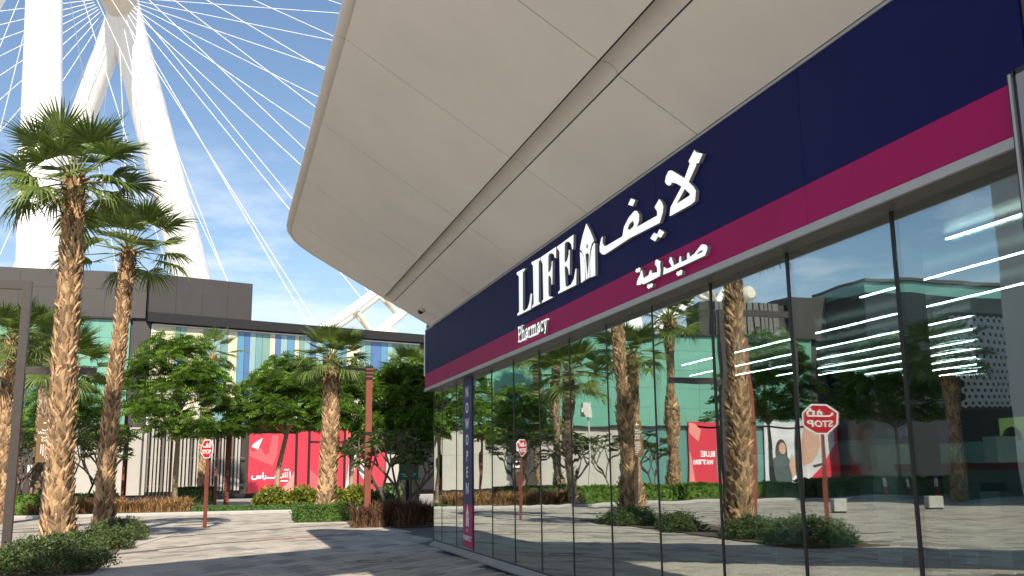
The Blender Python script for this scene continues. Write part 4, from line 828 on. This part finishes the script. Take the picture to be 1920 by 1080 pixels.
for i, (x, y, s_, lb) in enumerate(((-2.2, 55, .95, 'yellow green shrub left of the kinked tree trunk'), (-.6, 54.3, 1.0, 'yellow green shrub right of the kinked tree trunk'), (.9, 54.6, 1.0, 'yellow green shrub behind the short palm'), (2.3, 54, 1.0, 'yellow green shrub behind the lamp post base'), (3.6, 51, 1.0, 'dull green shrub in the shade behind the lamp post'), (1.9, 43.5, .8, 'shaded green shrub behind the rust grass bed'))):
    bush('shrub', x, y, .95*s_, .7, .85*s_, 1900, .26, 'yellow' if i < 4 else 'bush', lb, 'shrub', 0, 10+i, 'bright shrubs before the red hoarding')
bush('green_hedge', -15.5, 48.6, 3.0, .7, .75, 6000, .16, 'strap', 'bright green strap leaved hedge at the left kerb', 'hedge', 0, 20, None, True)
bush('green_hedge', -22.5, 48.8, 3.5, .7, .75, 5200, .18, 'strap', 'bright green hedge farther left along the kerb, seen in the glass', 'hedge', 0, 21, None, True)
bush('green_hedge', -33.5, 49.5, 6.5, .8, 1.0, 6000, .2, 'bush', 'dark green hedge below the wide poster, seen in the glass', 'hedge', 0, 22, None, True)
def grass(name, poly, n, h, m, label, seed, kindstuff=True, wd=.012, clump=.0):
    r = random.Random(seed); b = MB(); (x0, y0), (x1, y1) = poly; cl = [(r.uniform(x0, x1), r.uniform(y0, y1)) for _ in range(max(1, int(clump)))] if clump else None
    for i in range(n):
        if cl: c_ = cl[i % len(cl)]; x, y = c_[0]+r.gauss(0, .09), c_[1]+r.gauss(0, .09)
        else: x, y = r.uniform(x0, x1), r.uniform(y0, y1)
        a = r.uniform(0, 6.28); hh = h*r.uniform(.55, 1.15)*(.62+.5*abs(math.sin(i % max(1, int(clump or 1))*2.3))); ou = hh*r.uniform(.15, .95); dv = Vector((math.cos(a), math.sin(a), 0)); tv = Vector((-dv.y, dv.x, 0)); p = Vector((x, y, .03))
        p1 = p+dv*ou*.4+Vector((0, 0, hh*.7)); p2 = p+dv*ou+Vector((0, 0, hh*(.95 if r.random() < .6 else .7)))
        b.add([p-tv*wd, p+tv*wd, p1+tv*wd*.8, p1-tv*wd*.8, p2], [(0, 1, 2, 3), (3, 2, 4)], 0)
    o = b.build(name, m); stuff(o); o['label'] = label; return o
grass('brown_grass', ((-13.0, 48.0), (-6.3, 50.4)), 9000, .62, 'brown', 'dry brown ornamental grass strip along the far kerb', 1, wd=.02, clump=150)
grass('rust_grass', ((-.75, 31.0), (1.75, 32.4)), 7000, .72, 'brown_d', 'shaded rust brown ornamental grass bed by the pharmacy end', 2, wd=.014, clump=46)
grass('lawn_grass', ((-6.1, 47.3), (2.9, 53.5)), 16000, .16, 'lawn', 'short green lawn behind the far kerb', 3, wd=.03)

# ------------------------------------------------------------------ street furniture
def stop_sign(x, y, zc, w_, nd, ph_, label, rusty=True):
    t = thing('stop_sign', label, 'sign', (x, y, 0), math.atan2(nd[1], nd[0])+PI/2, 'red octagonal stop signs')
    b = MB(); b.box(-.055, -.02, 0, .055, .05, zc+.1); b.build('pole', 'corten', t)
    r_ = w_/2/math.cos(PI/8); oc = [(r_*math.cos(PI/8+PI/4*i), zc+r_*math.sin(PI/8+PI/4*i)) for i in range(8)]; oc2 = [(.90*a, zc+.90*(c-zc)) for a, c in oc]
    b = MB(); b.prism([oc], (0, -.035, 0), (1, 0, 0), (0, 0, 1), (0, -1, 0), .012); b.build('border', 'white', t)
    b = MB(); b.prism([oc2], (0, -.039, 0), (1, 0, 0), (0, 0, 1), (0, -1, 0), .003); b.build('plate', 'sign_red', t)
    text_poly('STOP', w_*.30, (0, -.042, zc-w_*.16), (1, 0, 0), (0, 0, 1), (0, -1, 0), .001, 'word', 'white', t, bold=.006)
    k = w_/.6; b = MB(); oo = ((0, -.044, zc), (1, 0, 0), (0, 0, 1), (0, -1, 0), .003)
    for st in ([(.20, .06), (.12, .06), (.10, .15), (.16, .17), (.20, .13), (.19, .06)], [(.12, .065), (-.02, .065), (-.03, .14), (.03, .15), (.04, .08)], [(-.02, .065), (-.16, .065), (-.20, .09), (-.20, .13)], [(.13, .20), (.17, .20)], [(-.01, .18), (.01, .18)]):
        ribbon(b, [(a*k, c*k) for a, c in st], .032*k, *oo)
    b.build('arabic_word', 'white', t)
stop_sign(-5.3, 33.4, 2.5, .60, (-.77, -.64), 2.8, 'red octagonal stop sign on a rusty pole in the middle of the plaza')
stop_sign(-10.3, 22.5, 2.94, .80, (.557, -.83), 3.0, 'nearer red stop sign just left of the view, seen mirrored in the glass')
t = thing('lamp_post', 'square rusty red lamp post with a black arm head, at the rust grass bed', 'lamp post', (-.25, 32.3, 0))
b = MB(); b.box(-.10, -.10, 0, .10, .10, 2.9); b.box(-.10, -.10, 3.0, .10, .10, 4.72); b.build('column', 'corten', t)
b = MB(); b.box(-.11, -.11, 2.9, .11, .11, 3.0); b.box(-.11, -.11, 4.72, .11, .11, 5.18); b.build('collar', 'black', t)
for z in (4.8, 4.92, 5.04):
    b = MB(); b.box(-.12, -.12, z, .12, .12, z+.05); b.build('louvre', 'corten', t)
b = MB(); b.obox((-.75, -.45, 5.02), Vector((.78, .42, 0)).normalized(), Vector((-.42, .78, 0)).normalized(), (0, 0, 1), .80, .16, .07); b.build('arm_head', 'black', t)
# corten poles by the wall
for x, y, h, wd, lb in ((-9.95, 57, 5.2, .07, 'thin rusty light pole in front of the pale wall'), (-7.55, 57, 4.0, .06, 'thin dark red pole left of the flame tree trunk'), (-5.15, 57, 4.3, .08, 'medium rusty pole right of the dark hedge'), (-4.55, 58, 5.3, .14, 'thick rusty pole before the slatted wall')):
    t = thing('light_pole', lb, 'pole', (x, y, 0), 0, 'rusty poles along the far wall')
    b = MB(); b.box(-wd, -wd, 0, wd, wd, h-.3); b.build('column', 'corten', t); b = MB(); b.box(-wd*1.02, -wd*1.02, h-.3, wd*1.02, wd*1.02, h); b.build('lamp_head', 'black', t)
t = thing('light_pole', 'rusty red square pole near the left trees, shown only in the reflection', 'pole', (-14.2, 33, 0), 0, 'rusty poles along the far wall')
b = MB(); b.box(-.13, -.13, 0, .13, .13, 3.3); b.box(-.13, -.13, 3.4, .13, .13, 6.6); b.build('column', 'corten', t); b = MB(); b.box(-.14, -.14, 3.3, .14, .14, 3.4); b.build('collar', 'black', t)
# dark metal frame at the left edge
t = thing('metal_frame', 'tall dark metal frame of square tubes at the left edge', 'frame', (-9.75, 26.6, 0))
b = MB(); b.box(-.10, -.10, 0, .10, .10, 6.55); b.build('post', 'dk_bronze', t)
b = MB(); b.box(-2.43, -.09, 6.34, -.102, .09, 6.54); b.build('top_rail', 'dk_bronze', t)
b = MB(); b.box(-2.57, -.07, 0, -2.43, .07, 6.55); b.build('post', 'dk_bronze', t)
b = MB(); b.box(.102, -.07, 4.2, 1.75, .07, 4.38); b.build('side_rail', 'dk_bronze', t)
t = thing('direction_sign', 'brown direction sign with a white arrow, behind the tallest palm trunk', 'sign', (-10.25, 34.5, 0))
b = MB(); b.box(-.07, 0, 0, .07, .10, 3.3); b.build('post', 'dk_bronze', t); b = MB(); b.box(-.33, -.05, 2.13, .42, -.002, 3.53); b.build('panel', 'sign_brown', t)
b = MB(); oo = ((0, -.054, 0), (1, 0, 0), (0, 0, 1), (0, -1, 0), .003); ribbon(b, [(-.16, 3.38), (.06, 3.38)], .035, *oo); ribbon(b, [(-.03, 3.46), (.06, 3.38), (-.03, 3.30)], .035, *oo); b.build('arrow', 'white', t)
for z, tx in ((3.16, 'البحر'), (3.06, 'Waterfront'), (2.93, 'الخروج'), (2.83, 'Exit All')):
    if tx[0] in 'WE': text_poly(tx, .13, (.0, -.054, z), (1, 0, 0), (0, 0, 1), (0, -1, 0), .001, 'lettering', 'white', t)
    else:
        b = MB(); ribbon(b, [(-.2, z+.02), (-.15, z-.02), (-.05, z-.02), (-.03, z+.04), (0, z-.02), (.1, z-.02), (.12, z+.03), (.17, z+.02)], .02, *oo); b.build('lettering', 'white', t)
b = MB()
for i in range(7):
    for j in range(8):
        if i+j > 2: b.box(-.20+i*.065, -.053, 2.22+j*.062, -.165+i*.065, -.051, 2.255+j*.062)
b.build('dot_pattern', 'white', t)
t = thing('park_sign', 'green information sign on a dark post in the shade by the pharmacy end', 'sign', (1.4, 34, 0))
b = MB(); b.box(-.07, 0, 0, .07, .08, 2.0); b.build('post', 'black', t); b = MB(); b.box(-.32, -.04, 1.42, .36, -.002, 2.11); b.build('panel', 'sign_green', t)
b = MB(); oo = ((0, -.044, 0), (1, 0, 0), (0, 0, 1), (0, -1, 0), .003); ribbon(b, [(.1, 1.95), (.18, 1.85)], .03, *oo); ribbon(b, [(-.25, 1.62), (.28, 1.62)], .02, *oo); ribbon(b, [(-.2, 1.55), (.2, 1.55)], .02, *oo); b.build('lettering', 'hexm', t)
t = thing('flood_light', 'small grey floodlight on a thin post in front of the green wall', 'light', (-14.2, 50, 0))
b = MB(); b.tube([(0, 0, 0), (0, 0, 4.6)], .05, 6); b.build('post', 'cam', t); b = MB(); b.box(-.16, -.2, 4.55, .2, .14, 5.3); b.build('housing', 'cam', t); b = MB(); b.box(.201, -.16, 4.75, .26, .1, 4.98); b.build('lens', 'white', t)
# bollards and a bench reflected at the right
for i, (x, y) in enumerate(((-30.5, 47.0), (-32.4, 47.3), (-34.2, 47.2), (-37.0, 47.3))):
    t = thing('bollard', 'red and white banded bollard by the dark hedge, %s from the right in the reflection' % ('fourth', 'third', 'second', 'first')[i], 'bollard', (x, y, 0), 0, 'banded bollards by the hedge')
    b = MB(); b.tube([(0, 0, 0), (0, 0, .55)], .08, 8); b.build('post', 'box_r', t); b = MB(); b.tube([(0, 0, .55), (0, 0, .95), (0, 0, 1.05)], [.08, .08, .04], 8); b.build('cap', 'white', t)
for i, (x, y) in enumerate(((-22.3, 33.0), (-17.8, 32.9))):
    t = thing('block_seat', 'white concrete block seat on the plaza, %s one in the reflection' % ('right', 'left')[i], 'seat', (x, y, 0), .3, 'white block seats')
    b = MB(); b.box(-.25, -.25, .05, .25, .25, .5); bev(b.build('seat', 'kerb', t), .03, 2); b = MB(); b.box(-.22, -.22, 0, .22, .22, .05); b.build('foot', 'black', t)
